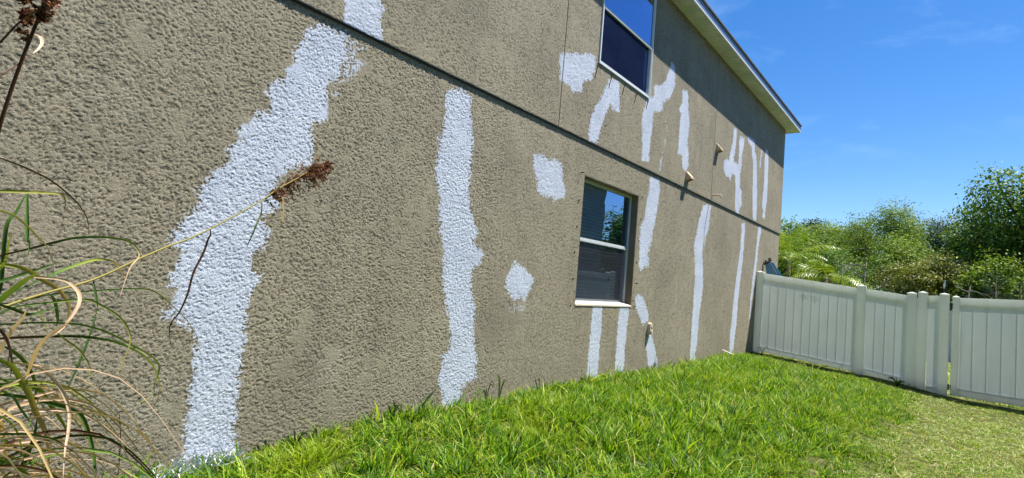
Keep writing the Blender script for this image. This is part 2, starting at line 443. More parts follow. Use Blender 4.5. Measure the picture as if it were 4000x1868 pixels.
# wall coordinates (x, z) of each primer patch: storey, name, coat, outline
PATCHES=[
('U', 'wide zigzag primer stripe from the grass up to the storey line', 1, [(2.06, 2.891), (2.283, 2.924), (2.295, 2.898), (2.308, 2.725), (2.243, 2.548), (2.182, 2.497), (2.181, 2.377), (2.188, 2.32), (2.207, 2.228), (2.109, 2.171), (2.084, 2.113), (2.121, 2.007), (2.121, 1.883), (1.967, 1.821), (1.89, 1.743), (1.868, 1.684), (1.892, 1.606), (1.909, 1.526), (1.823, 1.479), (1.8, 1.442), (1.879, 1.365), (1.858, 1.311), (1.861, 1.278), (1.758, 1.182), (1.787, 1.106), (1.846, 1.063), (1.796, 0.975), (1.784, 0.909), (1.793, 0.727), (1.792, 0.571), (1.781, 0.392), (1.798, 0.199), (1.794, 0.073), (1.832, -0.187), (1.508, -0.119), (1.498, 0.06), (1.489, 0.18), (1.486, 0.346), (1.495, 0.417), (1.489, 0.659), (1.452, 0.732), (1.383, 0.757), (1.334, 0.798), (1.296, 0.769), (1.29, 0.816), (1.344, 0.898), (1.357, 0.97), (1.303, 0.979), (1.306, 1.038), (1.349, 1.136), (1.354, 1.185), (1.284, 1.225), (1.271, 1.247), (1.341, 1.391), (1.42, 1.488), (1.4, 1.559), (1.438, 1.628), (1.51, 1.718), (1.551, 1.79), (1.531, 1.85), (1.609, 1.934), (1.571, 1.989), (1.649, 2.037), (1.703, 2.133), (1.808, 2.177), (1.787, 2.24), (1.739, 2.293), (1.79, 2.385), (1.865, 2.418), (1.864, 2.488), (1.91, 2.533), (1.891, 2.626), (1.951, 2.692), (1.959, 2.812)]),
('U', 'thin smeared primer', 0.35, [(2.29, 2.927), (2.437, 2.908), (2.515, 2.883), (2.446, 2.832), (2.38, 2.775), (2.484, 2.759), (2.401, 2.61), (2.287, 2.525), (2.224, 2.481), (2.331, 2.455), (2.235, 2.394), (2.207, 2.416), (2.208, 2.476), (2.287, 2.594), (2.289, 2.795)]),
('P', 'primer stripe above the storey line, running up out of view', 1, [(2.202, 3.447), (2.23, 3.151), (2.236, 3.031), (2.236, 2.969), (2.302, 2.928), (2.439, 2.921), (2.589, 2.943), (2.583, 3.069), (2.554, 3.138), (2.582, 3.232), (2.544, 3.297), (2.496, 3.601)]),
('U', 'tall primer column with a bulge to the right at mid height', 1, [(3.351, 2.782), (3.431, 2.854), (3.556, 2.904), (3.626, 2.889), (3.687, 2.85), (3.689, 2.735), (3.736, 2.593), (3.769, 2.447), (3.76, 2.309), (3.77, 2.234), (3.769, 2.137), (3.78, 1.947), (3.849, 1.746), (3.937, 1.622), (3.92, 1.537), (3.911, 1.498), (4.056, 1.394), (4.009, 1.303), (3.929, 1.258), (3.915, 1.152), (3.952, 0.981), (4.007, 0.886), (4.012, 0.636), (4.09, 0.383), (4.122, 0.188), (3.926, 0.13), (3.913, 0.02), (3.906, -0.127), (3.718, -0.102), (3.651, 0.122), (3.586, 0.235), (3.637, 0.32), (3.61, 0.429), (3.693, 0.479), (3.713, 0.625), (3.634, 0.826), (3.575, 0.989), (3.531, 1.132), (3.517, 1.33), (3.483, 1.49), (3.451, 1.545), (3.406, 1.701), (3.414, 1.829), (3.359, 1.964), (3.317, 2.099), (3.332, 2.265), (3.304, 2.385), (3.373, 2.421), (3.367, 2.566), (3.382, 2.644)]),
('U', 'square primer patch left of the lower window', 1, [(4.731, 2.564), (4.927, 2.598), (5.011, 2.56), (5.209, 2.605), (5.299, 2.566), (5.343, 2.408), (5.418, 2.279), (5.394, 2.203), (5.23, 2.163), (4.993, 2.135), (4.871, 2.181), (4.858, 2.268), (4.764, 2.405)]),
('U', 'thin drip of primer', 0.45, [(5.11, 2.15), (5.29, 2.185), (5.203, 2.066)]),
('U', 'diamond-shaped primer patch', 1, [(4.57, 1.365), (4.733, 1.324), (4.835, 1.244), (4.933, 1.205), (4.908, 1.116), (4.862, 1.049), (4.8, 0.971), (4.675, 0.979), (4.61, 0.956), (4.533, 1.017), (4.429, 1.107), (4.472, 1.222)]),
('U', 'grey smudge under the diamond patch', 0.12, [(4.44, 0.973), (4.577, 0.945), (4.677, 0.969), (4.877, 0.94), (4.838, 0.832), (4.599, 0.789), (4.422, 0.871)]),
('P', 'squarish primer patch beside the upper window', 1, [(5.04, 3.803), (5.201, 3.876), (5.733, 4.074), (5.823, 4.067), (5.846, 3.912), (5.797, 3.79), (5.697, 3.721), (5.615, 3.693), (5.579, 3.647), (5.575, 3.533), (5.36, 3.463), (5.311, 3.524), (5.157, 3.515), (5.089, 3.524)]),
('P', 'leaning primer patch under the upper window', 1, [(6.249, 3.936), (6.497, 3.98), (6.521, 3.821), (6.558, 3.582), (6.365, 3.539), (6.298, 3.614), (6.17, 3.388), (6.091, 3.207), (6.018, 3.005), (5.824, 2.97), (5.802, 3.053), (5.845, 3.32), (5.923, 3.472), (6.056, 3.618), (6.137, 3.777)]),
('P', 'hooked primer patch right of the upper window', 1, [(8.152, 4.859), (8.319, 4.86), (8.334, 4.728), (8.353, 4.542), (8.28, 4.419), (8.155, 4.256), (7.938, 4.139), (7.953, 4.048), (7.801, 3.932), (7.616, 3.889), (7.623, 3.671), (7.57, 3.336), (7.578, 3.121), (7.352, 3.082), (7.305, 3.383), (7.255, 3.637), (7.286, 3.825), (7.387, 3.991), (7.38, 4.035), (7.604, 4.129), (7.579, 4.283), (7.839, 4.394), (7.996, 4.495)]),
('P', 'straight primer stripe ending above the lower vent hood', 1, [(8.67, 4.571), (8.896, 4.632), (8.952, 4.506), (9.027, 4.267), (9.07, 4.016), (9.046, 3.748), (9.122, 3.583), (9.143, 3.379), (9.025, 3.263), (8.884, 3.297), (8.819, 3.487), (8.655, 3.487), (8.66, 3.652), (8.651, 3.903), (8.672, 4.163), (8.598, 4.217), (8.707, 4.352)]),
('P', 'faint primer streak', 0.3, [(8.079, 3.628), (8.193, 3.585), (8.096, 3.345), (8.03, 3.044), (7.937, 3.025), (7.973, 3.221), (8.078, 3.46)]),
('P', 'faint primer streak', 0.25, [(8.047, 4.004), (8.178, 3.824), (8.206, 3.722), (8.07, 3.686)]),
('P', 'fork-shaped primer patch right of the vent hoods', 1, [(11.493, 4.691), (11.672, 4.717), (11.693, 4.608), (11.694, 4.403), (11.687, 4.241), (11.602, 4.108), (11.624, 3.989), (11.914, 4.03), (11.915, 4.226), (11.902, 4.5), (11.954, 4.63), (12.261, 4.674), (12.251, 4.517), (12.142, 4.255), (12.158, 4.048), (12.102, 3.85), (12.12, 3.551), (12.265, 3.484), (12.31, 3.164), (12.167, 3.096), (12.157, 2.944), (11.934, 2.923), (11.848, 3.183), (11.826, 3.497), (11.741, 3.753), (11.531, 3.711), (11.482, 3.589), (11.338, 3.606), (11.128, 3.629), (11.016, 3.693), (10.982, 3.88), (11.136, 3.958), (11.276, 3.945), (11.341, 4.159), (11.45, 4.342), (11.483, 4.553)]),
('P', 'primer stripe with a step to the left at its top', 1, [(12.405, 4.77), (13.036, 4.823), (13.087, 4.698), (13.083, 4.585), (13.233, 4.507), (13.314, 4.324), (13.376, 4.009), (13.465, 3.698), (13.516, 3.302), (13.527, 3.014), (13.262, 2.99), (13.167, 3.249), (13.092, 3.631), (13.065, 3.997), (13.009, 4.282), (12.884, 4.476), (12.861, 4.593), (12.55, 4.663)]),
('P', 'faint primer streak', 0.5, [(13.628, 4.856), (13.731, 4.726), (13.672, 4.402), (13.61, 4.235), (13.513, 4.393), (13.569, 4.585)]),
('P', 'last primer stripe of the upper storey, nearest the corner', 1, [(14.022, 4.848), (14.242, 4.86), (14.316, 4.65), (14.361, 4.177), (14.353, 3.962), (14.367, 3.645), (14.267, 3.391), (14.262, 3.166), (14.015, 3.171), (14.079, 3.336), (13.945, 3.42), (13.966, 3.657), (14.015, 3.9), (14.006, 4.186), (13.977, 4.574), (14.005, 4.685)]),
('U', 'primer stripe from the storey line down beside the lower window', 1, [(7.71, 2.905), (8.038, 2.928), (8.092, 2.772), (8.046, 2.528), (8.0, 2.287), (7.925, 2.068), (7.897, 1.903), (7.847, 1.708), (7.876, 2.036), (7.841, 1.917), (7.813, 1.754), (7.886, 1.566), (7.597, 1.479), (7.535, 1.552), (7.507, 1.793), (7.47, 1.967), (7.518, 1.82), (7.498, 2.106), (7.603, 2.254), (7.629, 2.416), (7.678, 2.606), (7.701, 2.793)]),
('U', 'slightly bent primer stripe under the overflow pipe', 1, [(10.07, 2.863), (10.474, 2.899), (10.429, 2.677), (10.423, 2.476), (10.296, 2.263), (10.251, 2.145), (10.225, 1.975), (10.232, 2.392), (10.182, 2.218), (10.147, 1.964), (10.244, 1.638), (10.297, 1.335), (10.256, 1.111), (10.186, 0.835), (10.165, 0.508), (10.14, 0.21), (10.067, -0.029), (9.844, -0.014), (9.835, 0.462), (9.827, 0.728), (9.859, 0.968), (9.827, 1.155), (9.851, 1.451), (9.792, 1.797), (9.709, 2.059), (9.751, 2.252), (9.787, 2.26), (9.857, 2.514), (9.976, 2.724)]),
('U', 'thin straight primer stripe', 1, [(12.479, 2.835), (12.725, 2.851), (12.75, 2.603), (12.732, 2.697), (12.738, 2.363), (12.701, 1.961), (12.603, 1.593), (12.531, 1.101), (12.508, 0.649), (12.42, 0.266), (12.394, -0.051), (12.145, -0.037), (12.084, 0.402), (12.168, 0.778), (12.229, 1.286), (12.351, 1.773), (12.475, 2.271), (12.489, 2.667)]),
('U', 'narrow primer stripe next to the fence', 1, [(13.798, 2.904), (14.055, 2.954), (14.074, 2.861), (13.897, 2.408), (13.888, 2.122), (13.783, 1.795), (13.711, 1.51), (13.615, 1.227), (13.531, 0.707), (13.445, 0.708), (13.485, 1.258), (13.559, 1.642), (13.618, 1.855), (13.683, 2.176), (13.754, 2.466), (13.788, 2.826)]),
('U', 'left primer stripe under the lower window', 1, [(6.271, 0.939), (6.515, 0.933), (6.543, 0.746), (6.544, 0.549), (6.522, 0.295), (6.53, -0.075), (6.247, -0.048), (6.253, 0.291), (6.257, 0.518), (6.261, 0.747)]),
('U', 'right primer stripe under the lower window', 1, [(7.036, 0.94), (7.3, 0.933), (7.301, 0.805), (7.287, 0.656), (7.269, 0.318), (7.271, 0.003), (7.013, 0.023), (6.999, 0.229), (6.993, 0.496), (7.0, 0.743), (7.025, 0.867)]),
('U', 'slanting primer patch above the outlet cover', 1, [(7.461, 1.077), (7.604, 1.114), (7.736, 1.084), (7.83, 0.986), (7.987, 0.829), (7.986, 0.738), (7.933, 0.67), (7.777, 0.661), (7.714, 0.739), (7.595, 0.85), (7.504, 0.958)]),
('U', 'primer stripe below the outlet cover', 1, [(8.085, 0.554), (8.146, 0.518), (8.254, 0.364), (8.405, 0.124), (8.453, 0.004), (8.088, 0.03), (7.983, 0.285), (7.946, 0.422), (8.011, 0.51)]),
('P', 'faint pale drip in the shade of the eave', 0.3, [(8.948, 5.416), (8.986, 5.421), (8.949, 5.078), (8.928, 4.775), (8.886, 4.761), (8.916, 5.108)]),
('P', 'faint pale drip in the shade of the eave', 0.3, [(8.43, 5.437), (8.455, 5.444), (8.383, 4.953), (8.33, 4.933)]),
('P', 'faint pale drip in the shade of the eave', 0.3, [(11.648, 5.308), (11.696, 5.322), (11.671, 4.826), (11.608, 4.809)]),
('P', 'faint pale drip in the shade of the eave', 0.3, [(12.919, 5.396), (12.986, 5.41), (12.96, 4.933), (12.885, 4.914)]),
('P', 'faint pale drip in the shade of the eave', 0.3, [(12.127, 5.483), (12.172, 5.484), (12.211, 5.189), (12.174, 5.192)])]
# leaves of the ornamental grass: width, tint at base and tip, depth at base and tip, twist, (x, z) along the spine
REEDS=[
(0.0073, 0.18, 0.0, -1.36, -1.3, 0.44999999999999996, [(0.929, 1.278), (0.936, 1.259), (0.932, 1.241), (0.923, 1.185), (0.899, 1.106), (0.89, 1.022), (0.872, 0.953), (0.852, 0.915), (0.852, 0.877), (0.866, 0.823)]),
(0.0073, 1.0, 0.05, -1.17, -1.17, -0.8999999999999999, [(1.213, 1.432), (1.216, 1.388), (1.2, 1.331), (1.188, 1.285), (1.172, 1.237), (1.171, 1.214)]),
(0.0049, 1.0, 0.8, -1.26, -0.92, 0.6000000000000001, [(1.26, 1.461), (1.331, 1.414), (1.393, 1.366), (1.442, 1.331)]),
(0.0049, 0.12, 0.15, -1.35, -1.52, 0.15000000000000002, [(0.283, 1.419), (0.305, 1.416), (0.357, 1.398), (0.42, 1.367), (0.479, 1.314), (0.508, 1.262), (0.512, 1.207)]),
(0.009, 0.66, 0.72, -1.27, -1.21, 0.44999999999999996, [(0.296, 1.316), (0.333, 1.325), (0.392, 1.334), (0.449, 1.341), (0.499, 1.34), (0.512, 1.29)]),
(0.0119, 0.45, 0.5, -1.25, -1.48, -0.30000000000000004, [(0.4, 1.329), (0.399, 1.247), (0.397, 1.183), (0.393, 1.172), (0.383, 1.131)]),
(0.0119, 0.32, 0.45, -1.19, -1.14, -0.30000000000000004, [(0.357, 0.962), (0.381, 1.01), (0.375, 1.211), (0.395, 1.267), (0.415, 1.331)]),
(0.009, 0.66, 0.85, -1.24, -1.54, -0.44999999999999996, [(0.31, 1.272), (0.337, 1.263), (0.369, 1.249), (0.398, 1.216), (0.417, 1.186), (0.425, 1.17), (0.438, 1.124), (0.442, 1.044)]),
(0.0065, 0.05, 1.0, -1.34, -1.67, 0.44999999999999996, [(0.311, 1.104), (0.339, 1.126), (0.386, 1.149), (0.451, 1.181), (0.492, 1.199), (0.554, 1.209), (0.61, 1.204), (0.63, 1.181), (0.626, 1.156), (0.596, 1.119), (0.571, 1.036)]),
(0.0137, 0.6, 1.0, -1.29, -1.1, 0.30000000000000004, [(0.317, 1.105), (0.358, 1.098), (0.422, 1.085), (0.482, 1.047), (0.534, 1.013), (0.571, 0.963), (0.583, 0.91), (0.586, 0.886)]),
(0.009, 0.3, 1.0, -1.23, -0.89, 0.44999999999999996, [(0.403, 1.005), (0.499, 1.059), (0.558, 1.087), (0.651, 1.124), (0.724, 1.123), (0.77, 1.091), (0.814, 1.036)]),
(0.0098, 0.32, 0.5, -1.22, -1.14, -0.30000000000000004, [(0.354, 1.026), (0.374, 1.038), (0.415, 1.055), (0.477, 1.084), (0.532, 1.111)]),
(0.0164, 0.5, 0.6, -1.18, -1.46, -0.30000000000000004, [(0.359, 0.943), (0.373, 0.981), (0.386, 1.019), (0.407, 1.062), (0.42, 1.085)]),
(0.011, 0.9, 1.0, -1.29, -1.44, 0.75, [(0.44, 1.063), (0.497, 1.061), (0.525, 1.051), (0.547, 1.021), (0.546, 0.983), (0.518, 0.928), (0.492, 0.9), (0.465, 0.885)]),
(0.0049, 0.08, 1.0, -1.21, -0.92, 0.30000000000000004, [(0.363, 0.964), (0.386, 0.965), (0.435, 0.967), (0.522, 0.993), (0.661, 1.01), (0.812, 1.021), (0.887, 1.005), (0.965, 0.946), (1.039, 0.883), (1.1, 0.807), (1.122, 0.758)]),
(0.0065, 0.45, 0.8, -1.28, -1.34, 0.44999999999999996, [(0.364, 0.941), (0.416, 0.967), (0.488, 0.981), (0.581, 0.994), (0.633, 0.972), (0.681, 0.938), (0.715, 0.889), (0.722, 0.841), (0.701, 0.766), (0.691, 0.741)]),
(0.0073, 0.4, 0.7, -1.28, -1.32, -0.44999999999999996, [(0.352, 0.897), (0.377, 0.909), (0.473, 0.915), (0.578, 0.908), (0.66, 0.88), (0.736, 0.835), (0.804, 0.79), (0.833, 0.752), (0.829, 0.716), (0.821, 0.688), (0.821, 0.653), (0.772, 0.624)]),
(0.0115, 0.1, 0.95, -1.18, -1.01, -0.75, [(0.38, 0.849), (0.402, 0.849), (0.507, 0.85), (0.623, 0.845), (0.721, 0.825), (0.795, 0.793), (0.867, 0.744), (0.917, 0.674), (0.942, 0.603), (0.936, 0.536), (0.92, 0.506)]),
(0.0115, 0.32, 0.36, -1.19, -0.8, -0.30000000000000004, [(0.588, 0.657), (0.635, 0.716), (0.68, 0.787), (0.721, 0.867), (0.753, 0.926)]),
(0.0073, 0.32, 0.4, -1.23, -1.34, -0.15000000000000002, [(0.614, 1.055), (0.616, 0.996), (0.609, 0.97)]),
(0.011, 1.0, 1.0, -1.23, -1.42, 0.44999999999999996, [(0.388, 0.796), (0.387, 0.828), (0.4, 0.896), (0.411, 0.938), (0.411, 0.979)]),
(0.0098, 0.95, 1.0, -1.34, -1.65, 0.44999999999999996, [(0.446, 0.748), (0.44, 0.79), (0.437, 0.847), (0.442, 0.897), (0.47, 0.945), (0.468, 0.969)]),
(0.0164, 0.5, 1.0, -1.4, -1.15, 0.6000000000000001, [(0.343, 0.825), (0.375, 0.813), (0.409, 0.788), (0.438, 0.744), (0.474, 0.678), (0.501, 0.618), (0.534, 0.555), (0.558, 0.485), (0.578, 0.364), (0.586, 0.302)]),
(0.0124, 0.85, 1.0, -1.18, -1.51, 0.44999999999999996, [(0.437, 0.772), (0.487, 0.762), (0.511, 0.748), (0.538, 0.714), (0.554, 0.675), (0.56, 0.632), (0.553, 0.586), (0.541, 0.544), (0.535, 0.471)]),
(0.0073, 0.95, 1.0, -1.21, -0.91, -0.30000000000000004, [(0.477, 0.768), (0.517, 0.749), (0.588, 0.72), (0.666, 0.673), (0.738, 0.617), (0.817, 0.537)]),
(0.0137, 0.5, 0.64, -1.26, -1.04, 0.6000000000000001, [(0.373, 0.727), (0.408, 0.712), (0.474, 0.693), (0.524, 0.669), (0.564, 0.61), (0.605, 0.549), (0.636, 0.494), (0.654, 0.418)]),
(0.0137, 0.36, 0.52, -1.23, -1.33, 0.6000000000000001, [(0.382, 0.69), (0.409, 0.683), (0.482, 0.665), (0.577, 0.626), (0.616, 0.601), (0.641, 0.546), (0.664, 0.464), (0.676, 0.383), (0.68, 0.348)]),
(0.0049, 0.8, 0.85, -1.28, -0.88, 0.30000000000000004, [(0.498, 0.688), (0.585, 0.634), (0.672, 0.584), (0.761, 0.53), (0.866, 0.455), (0.934, 0.399), (0.993, 0.307), (1.035, 0.179)]),
(0.0049, 0.85, 0.9, -1.42, -1.69, -0.30000000000000004, [(0.471, 0.705), (0.527, 0.683), (0.57, 0.657), (0.614, 0.618), (0.643, 0.582), (0.662, 0.529), (0.663, 0.492)]),
(0.0124, 1.0, 0.9, -1.16, -0.79, 0.30000000000000004, [(0.409, 0.655), (0.442, 0.59), (0.467, 0.515), (0.499, 0.429), (0.515, 0.289), (0.523, 0.223)]),
(0.0098, 0.45, 0.5, -1.26, -1.49, -0.30000000000000004, [(0.405, 0.699), (0.425, 0.69), (0.437, 0.664), (0.453, 0.632), (0.434, 0.637)]),
(0.0146, 0.32, 0.42, -1.16, -1.25, 0.30000000000000004, [(0.496, 0.334), (0.496, 0.384), (0.504, 0.456), (0.512, 0.526), (0.509, 0.603)]),
(0.0082, 0.45, 0.55, -1.16, -0.84, 0.30000000000000004, [(0.418, 0.532), (0.453, 0.5), (0.516, 0.428), (0.577, 0.352), (0.632, 0.256)]),
(0.0041, 0.05, 0.1, -1.32, -1.02, 0.15000000000000002, [(0.393, 0.599), (0.424, 0.576), (0.493, 0.549), (0.552, 0.521)]),
(0.0033, 0.15, 0.15, -1.25, -1.15, -0.15000000000000002, [(0.743, 0.576), (0.767, 0.479), (0.785, 0.359), (0.799, 0.31)]),
(0.0098, 0.32, 0.35, -1.25, -0.9, 0.30000000000000004, [(0.483, 1.01), (0.532, 0.981), (0.577, 0.898), (0.601, 0.853)]),
(0.0073, 0.5, 0.8, -1.3, -1.11, -0.30000000000000004, [(0.394, 0.974), (0.435, 0.965), (0.469, 0.955), (0.498, 0.917), (0.521, 0.879), (0.535, 0.846)]),
(0.0057, 0.62, 0.7, -1.17, -1.19, 0.30000000000000004, [(0.531, 0.88), (0.567, 0.846), (0.616, 0.803), (0.65, 0.745), (0.657, 0.703)]),
(0.0073, 0.2, 0.25, -1.28, -1.22, -0.30000000000000004, [(0.379, 0.891), (0.406, 0.85), (0.426, 0.782), (0.431, 0.728)]),
(0.0082, 0.32, 0.5, -1.21, -0.82, 0.44999999999999996, [(0.38, 0.768), (0.425, 0.709), (0.499, 0.657), (0.569, 0.587), (0.648, 0.48)]),
(0.011, 0.5, 0.6, -1.41, -1.3, -0.44999999999999996, [(0.363, 0.665), (0.4, 0.642), (0.438, 0.594), (0.465, 0.522), (0.491, 0.421)]),
(0.0098, 0.32, 0.4, -1.4, -1.28, 0.44999999999999996, [(0.327, 1.0), (0.354, 0.981), (0.387, 0.967), (0.436, 0.946), (0.478, 0.956), (0.533, 0.974)]),
(0.0119, 0.3, 0.42, -1.32, -0.99, 0.44999999999999996, [(0.361, 0.837), (0.389, 0.838), (0.431, 0.813), (0.491, 0.746), (0.536, 0.647), (0.544, 0.533)]),
(0.011, 0.1, 0.2, -1.22, -1.55, -0.44999999999999996, [(0.367, 0.909), (0.381, 0.885), (0.381, 0.853), (0.359, 0.816)]),
(0.0082, 0.55, 0.66, -1.16, -1.5, 0.44999999999999996, [(0.359, 1.057), (0.363, 1.081), (0.36, 1.116), (0.347, 1.161), (0.337, 1.202)]),
(0.0128, 0.5, 0.6, -1.35, -1.36, 0.44999999999999996, [(0.388, 0.518), (0.421, 0.5), (0.456, 0.476), (0.489, 0.437), (0.512, 0.398)]),
(0.0073, 0.05, 0.1, -1.37, -1.58, 0.15000000000000002, [(0.253, 1.737), (0.259, 1.74), (0.285, 1.797), (0.312, 1.827)]),
(0.011, 1.0, 1.0, -1.19, -1.34, 0.22499999999999998, [(0.359, 1.842), (0.358, 1.855), (0.359, 1.855), (0.372, 1.845), (0.375, 1.817), (0.364, 1.788), (0.349, 1.762)]),
(0.0049, 0.05, 0.1, -1.39, -1.13, -0.15000000000000002, [(0.265, 1.641), (0.287, 1.672), (0.344, 1.756), (0.383, 1.818)]),
(0.0041, 1.0, 1.0, -1.34, -1.52, 0.30000000000000004, [(0.395, 1.972), (0.378, 1.914), (0.359, 1.858)])]
# ================================================================ ground
def smooth(a, b, x):
    t = np.clip((x-a)/(b-a), 0, 1); return t*t*(3-2*t)
YK = [-60, -9, -5, -3.9, -3.55, -3.1, -2.3, -1.6, -0.86, 0, 12]
ZK = [-0.6, -0.45, -0.42, -0.41, -0.37, -0.30, -0.215, -0.175, -0.115, -0.045, -0.03]
def gz(x, y):
    x = np.asarray(x, float); y = np.asarray(y, float)
    z = np.interp(y, YK, ZK)
    z = z - 0.13*(1-smooth(0.6, 3.2, x))*smooth(-3.2, -0.4, y)
    z = z*(1-smooth(14.2, 17, x)) + (-0.40)*smooth(14.2, 17, x)
    z = z + 0.012*np.sin(x*2.1+y*1.3)*np.cos(y*2.7-x*0.8)
    return z

gx = np.concatenate([np.linspace(-400, -12, 12), np.linspace(-9, 20, 117), np.linspace(21, 60, 30), np.array([80, 130, 250, 600, 1500])])
gy = np.concatenate([np.array([-1200, -500, -200, -90, -50]), np.linspace(-30, -8, 20), np.linspace(-7.8, 0.4, 60), np.linspace(1, 30, 20), np.array([60, 150, 400, 1200])])
X, Y = np.meshgrid(gx, gy, indexing='ij')
V = np.stack([X, Y, gz(X, Y)], -1).reshape(-1, 3)
nx, ny = len(gx), len(gy)
I = np.arange(nx*ny).reshape(nx, ny)
F = np.stack([I[:-1, :-1], I[1:, :-1], I[1:, 1:], I[:-1, 1:]], -1).reshape(-1, 4)
t = NT('lawn_soil')
v = t.pos()
soil = t.ramp(t.noise(v, 9, 5, 0.7), [(0.35, (0.035, 0.050, 0.012)), (0.55, (0.08, 0.085, 0.025)), (0.7, (0.20, 0.17, 0.08))])
t.pbr(soil, 0.95, t.bump(t.noise(v, 60, 4), 1.0, 0.012), 0.1)
M['soil'] = t.m
tag(link('ground', np_mesh('ground', V, F, smooth=True), M['soil']), kind='structure')

# ================================================================ house
house = empty('house', (6, 0, 0))
tag(house, 'two-storey tan stucco house wall with pale blue-white primer patches over its cracks', 'house')
XC = 15.9      # far corner of the wall
XL = -5.0
ZB = 2.98      # bottom of the upper storey skin
ZE = 5.825     # soffit height

def wall_sheet(name, x0, x1, y0, y1, z0, z1, hole=None, mat='stucco'):
    """a slab x0..x1, y0 (front)..y1, z0..z1 with an optional rectangular opening"""
    mb = MB()
    if hole is None:
        mb.box((x0, y0, z0), (x1, y1, z1))
        return mb.build(name, M[mat], house)
    a, b, c, d = hole      # xa, xb, za, zb
    def q(p): mb.poly(p)
    for yy in (y0, y1):
        q([(x0,yy,z0),(a,yy,z0),(a,yy,z1),(x0,yy,z1)])
        q([(b,yy,z0),(x1,yy,z0),(x1,yy,z1),(b,yy,z1)])
        q([(a,yy,z0),(b,yy,z0),(b,yy,c),(a,yy,c)])
        q([(a,yy,d),(b,yy,d),(b,yy,z1),(a,yy,z1)])
    for (p, r_) in (((a,c),(a,d)), ((a,d),(b,d)), ((b,d),(b,c)), ((b,c),(a,c))):
        q([(p[0],y0,p[1]),(r_[0],y0,r_[1]),(r_[0],y1,r_[1]),(p[0],y1,p[1])])
    for (p, r_) in (((x0,z0),(x1,z0)), ((x1,z0),(x1,z1)), ((x1,z1),(x0,z1)), ((x0,z1),(x0,z0))):
        q([(p[0],y0,p[1]),(r_[0],y0,r_[1]),(r_[0],y1,r_[1]),(p[0],y1,p[1])])
    me = bpy.data.meshes.new(name)
    bm = bmesh.new()
    vs = {}
    def gv(p):
        k = tuple(round(c_, 5) for c_ in p)
        if k not in vs: vs[k] = bm.verts.new(p)
        return vs[k]
    for f in mb.f:
        bm.faces.new([gv(mb.v[i]) for i in f])
    bmesh.ops.recalc_face_normals(bm, faces=bm.faces)
    bm.to_mesh(me); bm.free()
    return link(name, me, M[mat], house)

HL = (5.83, 7.37, 0.935, 2.545)      # lower opening
HU = (5.93, 7.42, 4.04, 5.60)        # upper opening
lw_ = wall_sheet('lower_wall', XL, XC, 0.0, 0.22, -0.8, ZB-0.002, HL)
J1, J2 = 5.140, 10.375
G = 0.006
wall_sheet('upper_wall_panel', XL, J1-G, -0.022, 0.16, ZB, ZE+0.06)
wall_sheet('upper_wall_panel', J1+G, J2-G, -0.022, 0.16, ZB, ZE+0.06, HU)
wall_sheet('upper_wall_panel', J2+G, XC+0.01, -0.022, 0.16, ZB, ZE+0.06)
MB().box((J1-0.02, 0.0, ZB+0.01), (J1+0.02, 0.02, ZE)).build('joint_backing', M['void'], house)
MB().box((J2-0.02, 0.0, ZB+0.01), (J2+0.02, 0.02, ZE)).build('joint_backing', M['void'], house)
# weep screed along the storey line
MB().box((XL, -0.019, ZB-0.010), (XC, -0.004, ZB-0.003)).build('weep_screed', M['black'], house)
# the other walls
mb = MB().box((XC-0.2, 0.225, -0.8), (XC, 9.0, ZE+0.05)); mb.build('side_wall', M['stucco'], house)
mb = MB().box((XL, 8.8, -0.8), (XC-0.21, 9.0, ZE+0.05)); mb.build('back_wall', M['stucco'], house)
mb = MB().box((XL, 0.225, -0.8), (XL+0.2, 8.79, ZE+0.05)); mb.build('side_wall', M['stucco'], house)
MB().box((XL+0.21, 0.23, 2.8), (XC-0.21, 8.78, 2.96)).build('floor_slab', M['room'], house)

# ---- soffit, fascia and roof
OV = 0.318
sof = MB().box((XL-0.3, -OV+0.012, ZE+0.018), (XC-0.012, -0.024, ZE+0.045)).build('soffit', M['soffit'], house)
pw = 0.305
mb = MB()
# one panel: three ribs with V grooves between them, 0.305 wide, running out from the wall
y0, y1 = -OV+0.013, -0.024
prof = []
for k in range(3):
    a = k*pw/3
    prof += [(a+0.004, 0.015), (a+0.014, 0.0), (a+pw/3-0.014, 0.0), (a+pw/3-0.004, 0.015)]
n = len(prof)
for (px, pz) in prof: mb.v.append((px, y0, pz))
for (px, pz) in prof: mb.v.append((px, y1, pz))
for i in range(n-1): mb.f.append((i, i+1, n+i+1, n+i))
mb.v += [(0.001, y0, 0.016), (pw-0.001, y0, 0.016), (0.001, y1, 0.016), (pw-0.001, y1, 0.016)]
b = 2*n
mb.f += [(0, n, b+2, b), (n-1, b+1, b+3, 2*n-1), (b, b+2, b+3, b+1)]
pm = mb.mesh('soffit_panel')
x = XC-0.012-pw
while x > 2.0:
    link('soffit_panel', pm, M['soffit'], sof, (x, 0, ZE + random.uniform(0, 0.002)))
    x -= pw
